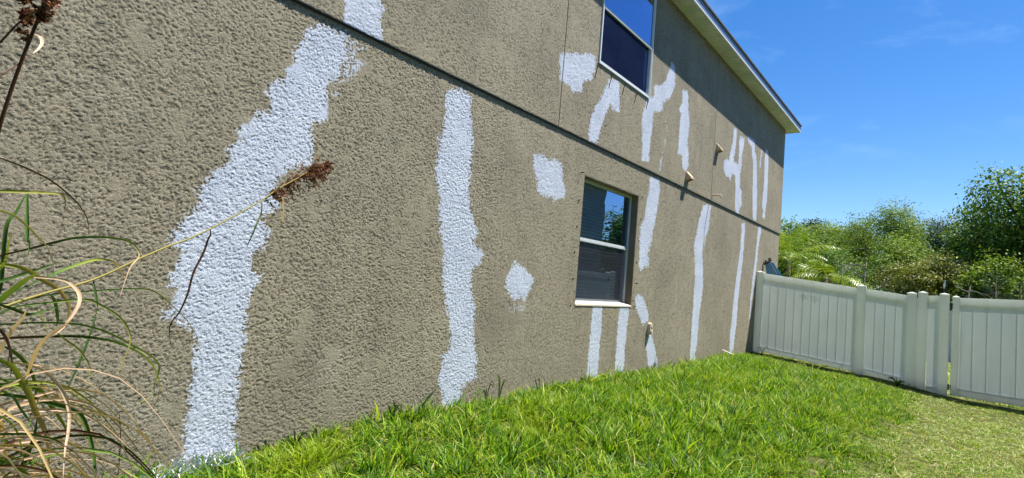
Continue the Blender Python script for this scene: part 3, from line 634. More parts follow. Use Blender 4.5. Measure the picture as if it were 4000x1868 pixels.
# return soffit round the corner
s2 = MB().box((XC-0.002, -OV+0.012, ZE+0.004), (XC+OV-0.012, 9.2, ZE+0.03)).build('return_soffit', M['soffit'], house)
MB().box((XC-0.011, -OV+0.012, ZE+0.006), (XC-0.003, -0.02, ZE+0.012)).build('channel', M['crack'], house)
fa = MB().box((XL-0.3, -OV-0.02, ZE-0.012), (XC+OV+0.02, -OV+0.010, ZE+0.018)).build('soffit_trim', M['trim'], house, bevel=0.003)
MB().box((XC+OV-0.010, -OV+0.012, ZE-0.012), (XC+OV+0.02, 9.2, ZE+0.018)).build('soffit_trim', M['trim'], house, bevel=0.003)
MB().box((XL-0.3, -OV-0.012, ZE+0.0185), (XC+OV+0.012, -OV+0.010, ZE+0.150)).build('fascia', M['fascia'], house)
MB().box((XC+OV-0.010, -OV+0.011, ZE+0.0185), (XC+OV+0.012, 9.2, ZE+0.150)).build('fascia', M['fascia'], house)
# roof: hip with a drip edge proud of the fascia
e0, e1 = -OV-0.035, 9.3
xl, xr = XL-0.4, XC+OV+0.035
zr = ZE+0.152; hh = 0.42*(e1-e0)/2; ym = (e0+e1)/2; ins = (e1-e0)/2
v_ = [(xl,e0,zr),(xr,e0,zr),(xr,e1,zr),(xl,e1,zr),(xl+ins,ym,zr+hh),(xr-ins,ym,zr+hh),
      (xl,e0,zr+0.03),(xr,e0,zr+0.03),(xr,e1,zr+0.03),(xl,e1,zr+0.03)]
mb = MB(); mb.v = v_
mb.f = [(0,3,2,1),(0,1,7,6),(1,2,8,7),(2,3,9,8),(3,0,6,9),(6,7,5,4),(7,8,5),(8,9,4,5),(9,6,4)]
mb.build('roof', M['shingle'], house)

# ---- windows
def window(hole, y, upper):
    a, b, c, d = hole
    fw = 0.036 if not upper else 0.024
    yf = y
    zm = 1.775 if not upper else 4.80
    mb = MB()
    mb.box((a+0.001, yf, c+0.001), (a+fw, yf+0.06, d-0.001))
    mb.box((b-fw, yf, c+0.001), (b-0.001, yf+0.06, d-0.001))
    mb.box((a+fw+0.0005, yf+0.002, d-fw), (b-fw-0.0005, yf+0.058, d-0.001))
    mb.box((a+fw+0.0005, yf+0.002, c+0.001), (b-fw-0.0005, yf+0.058, c+fw))
    win = mb.build('window', M['white_metal'], house, bevel=0.002)
    win['label'] = ('upper-storey single-hung window with a dark insect screen over its lower sash' if upper
                    else 'recessed ground-floor single-hung window with closed blinds behind the glass')
    # meeting rail, two lips
    mb = MB()
    mb.box((a+fw+0.001, yf+0.004, zm-0.014), (b-fw-0.001, yf+0.036, zm+0.014))
    mb.box((a+fw+0.001, yf-0.006, zm-0.034), (b-fw-0.001, yf+0.024, zm-0.018))
    mb.build('meeting_rail', M['white_metal'], win, bevel=0.002)
    mb = MB().box((a+fw+0.001, yf+0.028, c+fw+0.001), (a+fw+0.028, yf+0.046, zm-0.035)).box((b-fw-0.028, yf+0.028, c+fw+0.001), (b-fw-0.001, yf+0.046, zm-0.035)).box((a+fw+0.029, yf+0.028, c+fw+0.001), (b-fw-0.029, yf+0.046, c+fw+0.034))
    mb.build('sash_frame', M['white_metal'], win)
    g = 'glass_up' if upper else 'glass'
    MB().box((a+fw, yf+0.016, zm+0.015), (b-fw, yf+0.019, d-fw+0.001)).build('glass_pane', M[g], win)
    MB().box((a+fw+0.028, yf+0.040, c+fw+0.034), (b-fw-0.028, yf+0.043, zm-0.036)).build('glass_pane', M[g], win)
    MB().box((a+fw+0.012, yf+0.012, c+fw+0.010), (b-fw-0.012 if not upper else b-fw-0.07, yf+0.0135, zm-0.04)).build('insect_screen', M['screen2' if upper else 'screen'], win)
    mb = MB()
    mb.box((a+fw+0.002, yf+0.008, c+fw+0.001), (b-fw-0.004, yf+0.018, c+fw+0.012))
    mb.build('screen_frame', M['white_metal'], win)
    # slatted blind
    if not upper:
        sl = MB()
        w_ = b-a-0.10
        ang = R(38); hw = 0.025
        dy, dz = math.cos(ang)*hw, math.sin(ang)*hw
        ty, tz = math.sin(ang)*0.0015, -math.cos(ang)*0.0015
        sl.prism([(0,-dy,-dz),(0,dy,dz),(0,dy+ty,dz+tz),(0,-dy+ty,-dz+tz)], (w_,0,0))
        sm = sl.mesh('blind_slat')
        z = c+0.07
        while z < d-0.09:
            o = link('blind_slat', sm, M['blind'], win, (a+0.05, yf+0.10, z))
            o.rotation_euler.x = random.uniform(-0.05, 0.05)
            o.rotation_euler.y = random.uniform(-0.0015, 0.0015)
            z += 0.0445
        MB().box((a+0.045, yf+0.075, d-0.085), (b-0.045, yf+0.125, d-0.045)).build('blind_headrail', M['blind'], win)
    # room behind
    mb = MB()
    x0_, x1_, z0_, z1_ = a-0.6, b+0.6, c-0.4, d+0.2
    if upper: z1_ = d+0.1
    mb.poly([(x0_,1.6,z0_),(x1_,1.6,z0_),(x1_,1.6,z1_),(x0_,1.6,z1_)])
    mb.poly([(x0_,0.24,z0_),(x1_,0.24,z0_),(x1_,1.6,z0_),(x0_,1.6,z0_)])
    mb.poly([(x0_,0.24,z1_),(x1_,0.24,z1_),(x1_,1.6,z1_),(x0_,1.6,z1_)])
    mb.poly([(x0_,0.24,z0_),(x0_,1.6,z0_),(x0_,1.6,z1_),(x0_,0.24,z1_)])
    mb.poly([(x1_,0.24,z0_),(x1_,1.6,z0_),(x1_,1.6,z1_),(x1_,0.24,z1_)])
    mb.build('room_lining', M['room'], win)
    return win
wl = window(HL, 0.10, False)
wu = window(HU, -0.034, True)
# outer flange of the upper window standing proud of the stucco
mb = MB()
a, b, c, d = HU
mb.box((a-0.014, -0.042, c-0.014), (a-0.0005, -0.0225, d+0.014)).box((b+0.0005, -0.042, c-0.014), (b+0.014, -0.0225, d+0.014))
mb.box((a-0.0002, -0.042, c-0.014), (b+0.0002, -0.0225, c-0.0005)).box((a-0.0002, -0.042, d+0.0005), (b+0.0002, -0.0225, d+0.014))
mb.build('flange', M['trim'], wu)
# sill: painted concrete, sloping out a little
a, b, c, d = HL
MB().prism([(a+0.002, 0.099, c+0.001), (a+0.002, 0.099, c+0.038), (a+0.002, -0.010, c+0.008), (a+0.002, -0.010, c-0.012), (a+0.002, -0.0005, c-0.012), (a+0.002, -0.0005, c+0.001)], (b-a-0.004, 0, 0)).build('sill', M['sill'], wl)
# smooth returns of the recess
MB().box((b-0.006, 0.002, c+0.012), (b-0.0005, 0.099, d-0.006)).build('jamb', M['stucco_smooth'], wl)
MB().box((a+0.0005, -0.002, c+0.012), (a+0.006, 0.099, d-0.006)).build('jamb', M['stucco_smooth'], wl)
MB().box((a+0.0005, 0.002, d-0.0055), (b-0.0005, 0.099, d-0.0005)).build('head', M['stucco_smooth'], wl)

# cracks and anchor holes
for (xa, za, xb, zb) in ((5.905,4.02,5.852,3.79),(6.275,4.0,6.22,3.797),(6.657,4.0,6.602,3.825),(7.034,3.995,6.966,3.818),(7.41,4.0,7.358,3.85)):
    pts = []
    k = 5
    for i in range(k+1):
        f = i/k
        pts.append((xa+(xb-xa)*f+random.uniform(-0.006, 0.006)*(0 < i < k), za+(zb-za)*f))
    mb = MB()
    wv = [0.009*(1-0.7*i/k) for i in range(k+1)]
    loop = [(p[0]-wv[i], -0.0315, p[1]) for i, p in enumerate(pts)] + [(p[0]+wv[i], -0.0315, p[1]) for i, p in reversed(list(enumerate(pts)))]
    mb.prism(loop, (0, 0.004, 0))
    mb.build('crack', M['crack'], house)
hole = MB().tube([(0, -0.0085, 0), (0, 0.002, 0)], [0.011, 0.011], 8).tube([(0, -0.016, 0.004), (0, -0.002, 0.004)], [0.004, 0.005], 6).mesh('anchor')
for (xx, zz) in ((5.735,2.215),(5.734,1.891),(5.727,1.574),(5.733,1.248),(5.728,0.924),(7.478,2.546),(7.477,2.22),(7.466,1.903),(7.449,1.576),(7.457,0.931)):
    link('anchor', hole, M['black'], house, (xx, 0, zz))
for (xx, zz) in ((5.735,2.56),(7.46,1.27)):
    mb = MB().tube([(xx,-0.001,zz),(xx,-0.05,zz+0.005)], 0.006, 6)
    mb.build('anchor', M['black'], house)

# vent hoods, overflow pipe, outlet cover
def hood(x, z):
    w2, h_, p = 0.075, 0.165, 0.095
    y = -0.0225
    mb = MB()
    mb.v = [(x-w2,y,z),(x+w2,y,z),(x+w2,y-p,z-h_*0.62),(x-w2,y-p,z-h_*0.62),(x+w2,y-p,z-h_*0.80),(x-w2,y-p,z-h_*0.80),(x+w2,y,z-h_),(x-w2,y,z-h_)]
    mb.f = [(0,3,2,1),(3,5,4,2),(0,7,5,3),(1,2,4,6),(0,1,6,7)]
    o = mb.build('vent_hood', M['beige'], house, bevel=0.002)
    mb = MB().box((x-w2-0.012, y-0.004, z-h_-0.01), (x+w2+0.012, y+0.0003, z+0.012))
    mb.build('flange', M['beige'], o)
    return o
hood(9.13, 3.275)['label'] = 'lower of the two beige vent hoods'
hood(10.56, 4.115)['label'] = 'upper of the two beige vent hoods'
pz = 3.085; px_ = 10.415
pts = [(px_, -0.02, pz), (px_, -0.12, pz), (px_, -0.165, pz)]
for k in range(1, 6):
    th = k/5*math.pi/2
    pts.append((px_, -0.165-0.038*math.sin(th), pz-0.038*(1-math.cos(th))))
pts.append((px_, -0.203, pz-0.058))
MB().tube(pts, 0.0125, 12).build('overflow_pipe', M['beige'], house, smooth=True)
# outlet cover: a rounded plate box with a dark slot
cx_, cz_ = 8.02, 0.60
prof = []
for k in range(9):
    th = math.pi*k/8
    prof.append((cx_+0.045*math.cos(th), -0.0005, cz_+0.06+0.035*math.sin(th)))
prof += [(cx_-0.045, -0.0005, cz_-0.085), (cx_+0.045, -0.0005, cz_-0.085)]
oc = MB().prism(prof, (0, -0.05, 0)).build('outlet_cover', M['beige_light'], house, bevel=0.004)
MB().box((cx_-0.014, -0.054, cz_+0.0), (cx_+0.014, -0.0508, cz_+0.035)).build('slot', M['black'], oc)
MB().box((cx_-0.030, -0.066, cz_-0.07), (cx_+0.030, -0.0508, cz_-0.02)).build('lid', M['beige_light'], oc, bevel=0.004)

# ---- primer patches: ragged sheets a few millimetres proud of the stucco
def seg_dist(P, poly):
    """signed distance (positive inside) of points P (n,2) to polygon"""
    A = np.array(poly); B = np.roll(A, -1, 0)
    d2 = np.full(len(P), 1e9); inside = np.zeros(len(P), bool)
    for a, b in zip(A, B):
        e = b-a; w_ = P-a
        tt = np.clip((w_@e)/max(e@e, 1e-12), 0, 1)
        dd = ((w_-tt[:, None]*e)**2).sum(1)
        d2 = np.minimum(d2, dd)
        c1 = (P[:, 1] >= a[1]) != (P[:, 1] >= b[1])
        if abs(e[1]) > 1e-12:
            xi = a[0]+(P[:, 1]-a[1])/e[1]*e[0]
            inside ^= c1 & (P[:, 0] < xi)
    return np.where(inside, 1, -1)*np.sqrt(d2)
def vnoise(P, s, seed):
    """smooth value noise on 2-D points"""
    r = np.random.default_rng(seed).random((256, 256))
    Q = P*s+1000.0
    i = np.floor(Q).astype(int); f = Q-i; f = f*f*(3-2*f)
    x0, y0_ = i[:, 0] % 256, i[:, 1] % 256
    x1, y1_ = (x0+1) % 256, (y0_+1) % 256
    return (r[x0, y0_]*(1-f[:, 0])+r[x1, y0_]*f[:, 0])*(1-f[:, 1])+(r[x0, y1_]*(1-f[:, 0])+r[x1, y1_]*f[:, 0])*f[:, 1]
def octn(x, z, s, seed, ang):
    c, s_ = math.cos(ang), math.sin(ang)
    return vnoise(np.stack([x*c-z*s_, x*s_+z*c], 1), s, seed)
def relief(x, z):
    """trowelled texture, metres proud of the wall, and its 0..1 plateau value"""
    wx = x+0.009*(octn(x, z, 30, 301, 0.4)-0.5)*2; wz = z+0.009*(octn(x, z, 30, 302, 1.1)-0.5)*2
    n = 0.50*octn(wx, wz*1.08, 96, 303, 0.7)+0.36*octn(wx, wz*1.1, 150, 304, 2.0)+0.14*octn(wx, wz, 55, 305, 1.3)
    flat = smooth(0.66, 0.84, octn(x, z, 6, 306, 0.2)*0.6+octn(x, z, 17, 307, 0.9)*0.4)
    p = smooth(0.38, 0.54, n)
    p = p+(1-p)*flat*0.8
    e = octn(wx, wz, 150, 308, 0.1)
    return 0.0027*p+0.0012*n+0.0007*e, p
PD = [(k_, l_, o_, np.array(q_)) for (k_, l_, o_, q_) in PATCHES]
patch_acc = {}
def coat_region(xs, zs, y0, kind, hole, border):
    """one grid of the render coat; cells under a primer outline go to that patch"""
    nx_, nz_ = len(xs), len(zs)
    VX, VZ = np.meshgrid(xs, zs, indexing='ij')
    vx, vz = VX.ravel(), VZ.ravel()
    h, p = relief(vx, vz)
    # die out at the free edges of the sheet and round the opening
    bx0, bx1, bz0, bz1 = border
    dist = np.minimum.reduce([vx-bx0, bx1-vx, vz-bz0, bz1-vz])
    if hole is not None:
        a, b, c, d = hole
        ho = np.maximum.reduce([a-vx, vx-b, c-vz, vz-d])
        dist = np.minimum(dist, np.maximum(ho, 0))
    h = h*smooth(0, 0.008, dist)
    V = np.stack([vx, y0-0.0004-h, vz], 1)
    CX, CZ = np.meshgrid((xs[:-1]+xs[1:])/2, (zs[:-1]+zs[1:])/2, indexing='ij')
    cells = np.stack([CX.ravel(), CZ.ravel()], 1)
    pid = np.full(len(cells), -1)
    paint = np.zeros(len(vx))
    for i_, (k_, l_, o_, q_) in enumerate(PD):
        if k_ != kind: continue
        lo = q_.min(0)-0.07; hi = q_.max(0)+0.07
        m_ = (vx > lo[0]) & (vx < hi[0]) & (vz > lo[1]) & (vz < hi[1])
        if not m_.any(): continue
        P_ = np.stack([vx[m_], vz[m_]], 1)
        wid = min(hi[0]-lo[0]-0.14, 0.4)
        sc_n = min(1.0, wid/0.28)
        wob = sc_n*(0.018*(vnoise(P_*np.array([0.6, 1.0]), 13, i_+90)-0.5)+0.014*(vnoise(P_, 32, i_+5)-0.5))
        soft = 0.048*(1.0 if wid >= 0.4 else 0.6)
        dv = seg_dist(P_, q_)+wob
        paint[m_] = np.maximum(paint[m_], np.clip(0.5+dv/soft*0.5, 0, 1)*(o_ if o_ >= 1 else 0.26+0.55*o_))
        mc = (cells[:, 0] > lo[0]) & (cells[:, 0] < hi[0]) & (cells[:, 1] > lo[1]) & (cells[:, 1] < hi[1])
        dc = seg_dist(cells[mc], q_)
        idx = np.nonzero(mc)[0][dc > 0]
        pid[idx[pid[idx] < 0]] = i_
    if hole is not None:
        a, b, c, d = hole
        pid[(cells[:, 0] > a) & (cells[:, 0] < b) & (cells[:, 1] > c) & (cells[:, 1] < d)] = -2
    W = nz_
    for i_ in np.unique(pid):
        if i_ == -2: continue
        K = np.nonzero(pid == i_)[0]
        ix, iz = K//(nz_-1), K % (nz_-1)
        c0 = ix*W+iz
        quads = np.stack([c0, c0+W, c0+W+1, c0+1], 1)
        used, inv = np.unique(quads.ravel(), return_inverse=True)
        acc = patch_acc.setdefault((kind, i_) if i_ >= 0 else (kind, 'coat', round(border[0], 1)), [[], [], [], [], 0])
        acc[0].append(V[used]); acc[1].append(inv.reshape(-1, 4)+acc[4]); acc[2].append(p[used]); acc[3].append(paint[used])
        acc[4] += len(used)
def grid_lines(breaks, steps):
    """breaks b0..bn, one step per interval"""
    out_ = [breaks[0]]
    for (a, b, s_) in zip(breaks[:-1], breaks[1:], steps):
        k = max(1, int(round((b-a)/s_)))
        out_ += list(a+(b-a)*np.arange(1, k+1)/k)
    return np.array(out_)
a, b, c, d = HL
BL = (XL, XC, -0.8, ZB-0.012)
for (x0_, x1_, st, bz, bs) in ((XL, 0.0, 0.06, (-0.8, ZB-0.012), (0.06,)), (0.0, 4.25, 0.0053, (-0.8, -0.2, ZB-0.012), (0.05, 0.0053))):
    coat_region(grid_lines((x0_, x1_), (st,)), grid_lines(bz, bs), 0.0, 'U', None, BL)
coat_region(grid_lines((4.25, a, b, 8.2), (0.0094,)*3), grid_lines((-0.8, -0.15, c, d, ZB-0.012), (0.05,)+(0.0094,)*3), 0.0, 'U', HL, BL)
coat_region(grid_lines((8.2, XC), (0.016,)), grid_lines((-0.8, -0.1, ZB-0.012), (0.05, 0.016)), 0.0, 'U', None, BL)
YU = -0.0225
a, b, c, d = HU[0]-0.014, HU[1]+0.014, HU[2]-0.014, HU[3]+0.014
B1 = (XL, J1-G, ZB, ZE+0.05); B2 = (J1+G, J2-G, ZB, ZE+0.05); B3 = (J2+G, XC+0.01, ZB, ZE+0.05)
coat_region(grid_lines((XL, 1.8), (0.07,)), grid_lines((ZB, ZE+0.05), (0.07,)), YU, 'P', None, B1)
coat_region(grid_lines((1.8, J1-G), (0.0076,)), grid_lines((ZB, 4.7, ZE+0.05), (0.0076, 0.05)), YU, 'P', None, B1)
coat_region(grid_lines((J1+G, a, b, J2-G), (0.011,)*3), grid_lines((ZB, c, d, ZE+0.05), (0.011,)*3), YU, 'P', (a, b, c, d), B2)
coat_region(grid_lines((J2+G, XC+0.01), (0.016,)), grid_lines((ZB, ZE+0.05), (0.015,)), YU, 'P', None, B3)
for key, (vs_, fs_, ps_, pn_, _n) in patch_acc.items():
    patch = key[1] != 'coat'
    nm_ = 'primer_patch' if patch else 'stucco_coat'
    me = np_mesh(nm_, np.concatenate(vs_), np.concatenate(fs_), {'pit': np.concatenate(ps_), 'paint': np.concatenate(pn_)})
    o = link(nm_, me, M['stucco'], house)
    if patch:
        lab, op = PD[key[1]][1], PD[key[1]][2]
        if op >= 1: o['label'] = lab
        else: o['kind'] = 'stuff'

# ================================================================ fence
XF = 13.90
def rail_poly(mb, ya, yb, zta, ztb, h, x0, x1):
    """sloping rail from ya to yb with its top edge at zta..ztb"""
    mb.prism([(x0, ya, zta), (x0, yb, ztb), (x0, yb, ztb-h), (x0, ya, zta-h)], (x1-x0, 0, 0))
    return mb
fence = empty('vinyl_fence', (XF, -1.7, -0.1))
tag(fence, 'pale vinyl privacy fence stepping down from the house corner to the gate', 'fence')
def post(ya, yb, top, parent, bottom=-0.7, dx=0.135):
    y0, y1 = min(ya, yb), max(ya, yb)
    p = MB().box((XF, y0, bottom), (XF+dx, y1, top-0.035)).build('post', M['vinyl'], parent, bevel=0.006)
    mb = MB()
    a = 0.006
    x0, x1 = XF-a, XF+dx+a; u0, u1 = y0+0.004-a, y1-0.004+a
    z0 = top-0.045
    zc = top-0.020
    mb.v = [(x0,u0,z0),(x1,u0,z0),(x1,u1,z0),(x0,u1,z0),(x0,u0,zc),(x1,u0,zc),(x1,u1,zc),(x0,u1,zc),((x0+x1)/2,(u0+u1)/2,top+0.006)]
    mb.f = [(0,1,5,4),(1,2,6,5),(2,3,7,6),(3,0,4,7),(4,5,8),(5,6,8),(6,7,8),(7,4,8),(0,3,2,1)]
    mb.build('post_cap', M['vinyl'], p, bevel=0.002)
    return p
post(0.002, -0.146, 1.868, fence)
post(-2.050, -2.212, 1.690, fence)
post(-2.925, -3.085, 1.608, fence)
post(-3.107, -3.262, 1.636, fence)
post(-3.451, -3.610, 1.630, fence)
def section(ya, yb, ta, tb, ga, gb, nb, parent, h=0.152, hb=0.12, gap=0.0):
    """rails and tongue-and-groove boards between two uprights; ya>yb; ga, gb: bottom heights"""
    r1_ = rail_poly(MB(), ya, yb, ta, tb, h, XF+0.014, XF+0.085).build('rail', M['vinyl'], parent, bevel=0.004)
    rail_poly(MB(), ya, yb, ga+hb, gb+hb, hb, XF+0.016, XF+0.083).build('rail', M['vinyl'], parent, bevel=0.004)
    for k in range(nb):
        u0 = ya+(yb-ya)*k/nb; u1 = ya+(yb-ya)*(k+1)/nb
        f0, f1 = k/nb, (k+1)/nb
        s_ = 0.0002 * (1 if ya > yb else -1)
        T = lambda f: ta+(tb-ta)*f-h+0.03
        B = lambda f: ga+(gb-ga)*f+hb-0.03
        off = XF+0.043+random.uniform(0, 0.001)
        e = 0.003*(1 if ya > yb else -1)
        # face plus chamfered edges so that each joint shows as a groove
        mb = MB()
        q0, q1 = u0-s_, u1+s_
        zz0, zz1 = [T(f0), T(f1)], [B(f0), B(f1)]
        mb.v = [(off+0.0018, q0, zz0[0]), (off, q0-e, zz0[0]), (off, q1+e, zz0[1]), (off+0.0018, q1, zz0[1]), (off+0.026, q1, zz0[1]), (off+0.026, q0, zz0[0]),
                (off+0.0018, q0, zz1[0]), (off, q0-e, zz1[0]), (off, q1+e, zz1[1]), (off+0.0018, q1, zz1[1]), (off+0.026, q1, zz1[1]), (off+0.026, q0, zz1[0])]
        mb.f = [(0,1,7,6),(1,2,8,7),(2,3,9,8),(3,4,10,9),(5,0,6,11)]
        mb.build('board', M['vinyl_board'], parent)
section(-0.147, -2.049, 1.817, 1.623, -0.02, -0.17, 11, fence)
section(-2.213, -2.924, 1.616, 1.539, -0.19, -0.27, 4, fence)
section(-3.271, -3.4505, 1.558, 1.574, -0.36, -0.36, 1, fence)
MB().box((XF+0.10, -3.106, -0.6), (XF+0.12, -3.0855, 1.5)).build('board', M['vinyl'], fence)  # added backing that blocks the light behind the gap between two posts
gate = empty('fence_gate', (XF, -3.7, -0.35))
tag(gate, 'closed vinyl gate leaf hung on black hinges beside the narrow bright gap', 'gate')
post(-3.652, -3.764, 1.592, gate, bottom=-0.335, dx=0.10)
section(-3.7645, -5.65, 1.557, 1.640, -0.345, -0.360, 9, gate, hb=0.145)
post(-5.651, -5.80, 1.69, gate, bottom=-0.33, dx=0.10)
# steel rod along the gate edge
MB().box((XF+0.036, -3.800, -0.20), (XF+0.0425, -3.794, 1.38)).build('stiffener', M['vinyl'], gate)
for zc in (1.39, -0.19):
    hb_ = MB()
    for k in (-0.035, 0.0, 0.035):
        hb_.tube([(XF-0.004, -3.612, zc+k), (XF-0.004, -3.664, zc+k)], 0.010, 8)
    hb_.box((XF-0.010, -3.634, zc-0.06), (XF-0.0005, -3.6105, zc+0.06))
    hb_.build('hinge', M['black'], gate)
# white fence far behind the gate gap
ff = empty('far_fence', (24.4, -3.7, -0.4))
tag(ff, 'distant bright white fence seen only through the gap beside the gate', 'fence')
for k in range(12):
    MB().box((24.40, -2.6-0.2*(k+1)+0.003, -0.42), (24.43, -2.6-0.2*k-0.003, 1.25)).build('board', M['vinyl_far'], ff)
MB().box((24.37, -5.02, 1.255), (24.46, -2.58, 1.37)).build('rail', M['vinyl_far'], ff)

# ================================================================ small things
# blue folded plastic piece with leaf litter on its end, behind the fence corner
bl = empty('plastic_lid', (14.6, -0.05, 1.5))
tag(bl, 'blue plastic lid leaning on the house corner behind the fence, litter on its top edge', 'lid')
p0 = Vector((14.55, 0.0, 2.10)); p1 = Vector((14.9, -0.36, 1.55))
mb = MB()
mb.prism([(14.45, -0.030, 2.10), (14.45, -0.14, 2.14), (14.75, -0.42, 1.60), (14.75, -0.10, 1.50)], (0.02, 0.012, 0.02))
mb.build('panel', M['blue'], bl, bevel=0.004)
mb = MB()
mb.prism([(14.46, -0.142, 2.145), (14.50, -0.20, 2.12), (14.84, -0.48, 1.58), (14.78, -0.43, 1.60)], (0.03, -0.01, 0.01))
mb.build('rim', M['blue'], bl, bevel=0.003)
mb = MB()
for k in range(60):
    f = random.random()
    c = Vector((14.43+random.uniform(-0.03, 0.05), -0.0-0.17*f+random.uniform(-0.02, 0.02), 2.08+0.10*f+random.uniform(-0.04, 0.04)))
    a_ = Vector([random.uniform(-1, 1) for _ in range(3)]).normalized()*random.uniform(0.015, 0.04)
    b_ = a_.cross(Vector([random.uniform(-1, 1) for _ in range(3)])).normalized()*random.uniform(0.01, 0.025)
    mb.poly([c-a_, c-b_, c+a_, c+b_])
mb.build('leaf_litter', M['debris'], bl)

# white roller stick dropped on the lawn near the wall
st_ = empty('roller_stick', (11.35, -0.2, 0.1))
tag(st_, 'short white stick lying on the grass near the far end of the wall', 'stick')
MB().tube([(11.54, -0.04, 0.105), (11.24, -0.30, 0.085)], [0.017, 0.015], 10).build('handle', M['trim'], st_, smooth=True)
MB().tube([(11.238, -0.302, 0.085), (11.17, -0.36, 0.080)], [0.012, 0.020], 10).build('tip', M['beige_light'], st_, smooth=True)

# thin marker pole behind the gate
mp_ = empty('marker_pole', (19.0, -3.5, -0.4))
tag(mp_, 'thin white marker pole standing behind the gate posts', 'pole')
MB().tube([(19, -3.5, -0.4), (19, -3.5, 1.86), (19.0, -3.505, 1.98)], [0.03, 0.028, 0.02], 8).build('pole', M['black'], mp_)
MB().tube([(19, -3.5, 1.9), (19.0, -3.49, 2.02), (19, -3.51, 2.14)], [0.022, 0.030, 0.010], 8).build('tip', M['trim'], mp_)

# ================================================================ neighbour house (seen in the window glass)
nb_ = empty('neighbour_house', (11, -14, -0.4))
tag(nb_, 'plain neighbouring house across the side yard, seen mirrored in the window glass', 'house')
M['nb'] = simple('neighbour_stucco', (0.32, 0.33, 0.29), 0.9, 0.1, 0.08, 2)
MB().box((-3, -18, -0.9), (22.1, -8.6, 5.6)).build('wall', M['nb'], nb_)
mb = MB(); x0, x1, y0, y1 = -3.4, 22.1, -18.4, -8.2
mb.v = [(x0,y0,5.602),(x1,y0,5.602),(x1,y1,5.602),(x0,y1,5.602),(x0+5,(y0+y1)/2,7.7),(x1-5,(y0+y1)/2,7.7)]
mb.f = [(0,3,2,1),(0,1,5,4),(1,2,5),(2,3,4,5),(3,0,4)]
mb.build('roof', M['shingle'], nb_)
for xx in (-1.5,):
    wn = MB().box((xx, -8.599, 0.9), (xx+1.2, -8.56, 2.3)).build('window', M['trim'], nb_)
    MB().box((xx+0.06, -8.559, 0.96), (xx+1.14, -8.55, 2.24)).build('pane', M['glass'], wn)

# ================================================================ grass
GR_LONG = leaf_mat('long_grass', [(0.0, (0.018, 0.060, 0.005)), (0.3, (0.060, 0.165, 0.007)), (0.6, (0.165, 0.34, 0.010)), (0.9, (0.40, 0.54, 0.028)), (1.0, (0.58, 0.50, 0.20))], 0.42, 0.5, 0.28, (0.7, 0.55, 0.75, (0.32, 0.42, 0.02)))
GR_SHORT = leaf_mat('mown_grass', [(0.0, (0.045, 0.115, 0.008)), (0.4, (0.165, 0.31, 0.012)), (0.75, (0.33, 0.44, 0.035)), (1.0, (0.66, 0.56, 0.30))], 0.35, 0.5, 0.35, (0.55, 0.54, 0.80, (0.42, 0.38, 0.16)))
def clump(name, nbl, rad, hmin, hmax, wid, lean, mat, seed, dry=0.08):
    r = np.random.default_rng(seed)
    V, F, T = [], [], []
    S = 4
    for b in range(nbl):
        a = r.uniform(0, 2*math.pi); rr = rad*math.sqrt(r.random())
        base = np.array([rr*math.cos(a), rr*math.sin(a), -0.02])
        az = a+r.normal(0, 0.9)
        dirv = np.array([math.cos(az), math.sin(az), 0])
        side = np.array([-math.sin(az+r.normal(0, .5)), math.cos(az), 0]); side /= np.linalg.norm(side)
        h = r.uniform(hmin, hmax); ln = lean*r.uniform(0.2, 1.3)
        w_ = wid*r.uniform(0.6, 1.25)
        tint = np.clip(r.normal(0.48, 0.33), 0, 0.9) if r.random() > dry else r.uniform(0.93, 1.0)
        n0 = len(V)
        for i in range(S):
            f = i/(S-1)
            p = base+dirv*(ln*h*f**1.8)+np.array([0, 0, h*(f-0.28*ln*f*f)])
            ww = w_*(1-f**1.6)*0.5
            if i < S-1:
                V.append(p-side*ww); V.append(p+side*ww); T += [tint*(0.75+0.25*f)]*2 if tint < 0.9 else [tint]*2
            else:
                V.append(p); V.append(p+np.array([0, 0, 1e-4])); T += [tint]*2
        for i in range(S-1):
            q = n0+2*i
            F.append((q, q+1, q+3, q+2))
    me = np_mesh(name, V, F, {'tint': T})
    me.materials.append(mat)
    return bpy.data.objects.new(name, me)
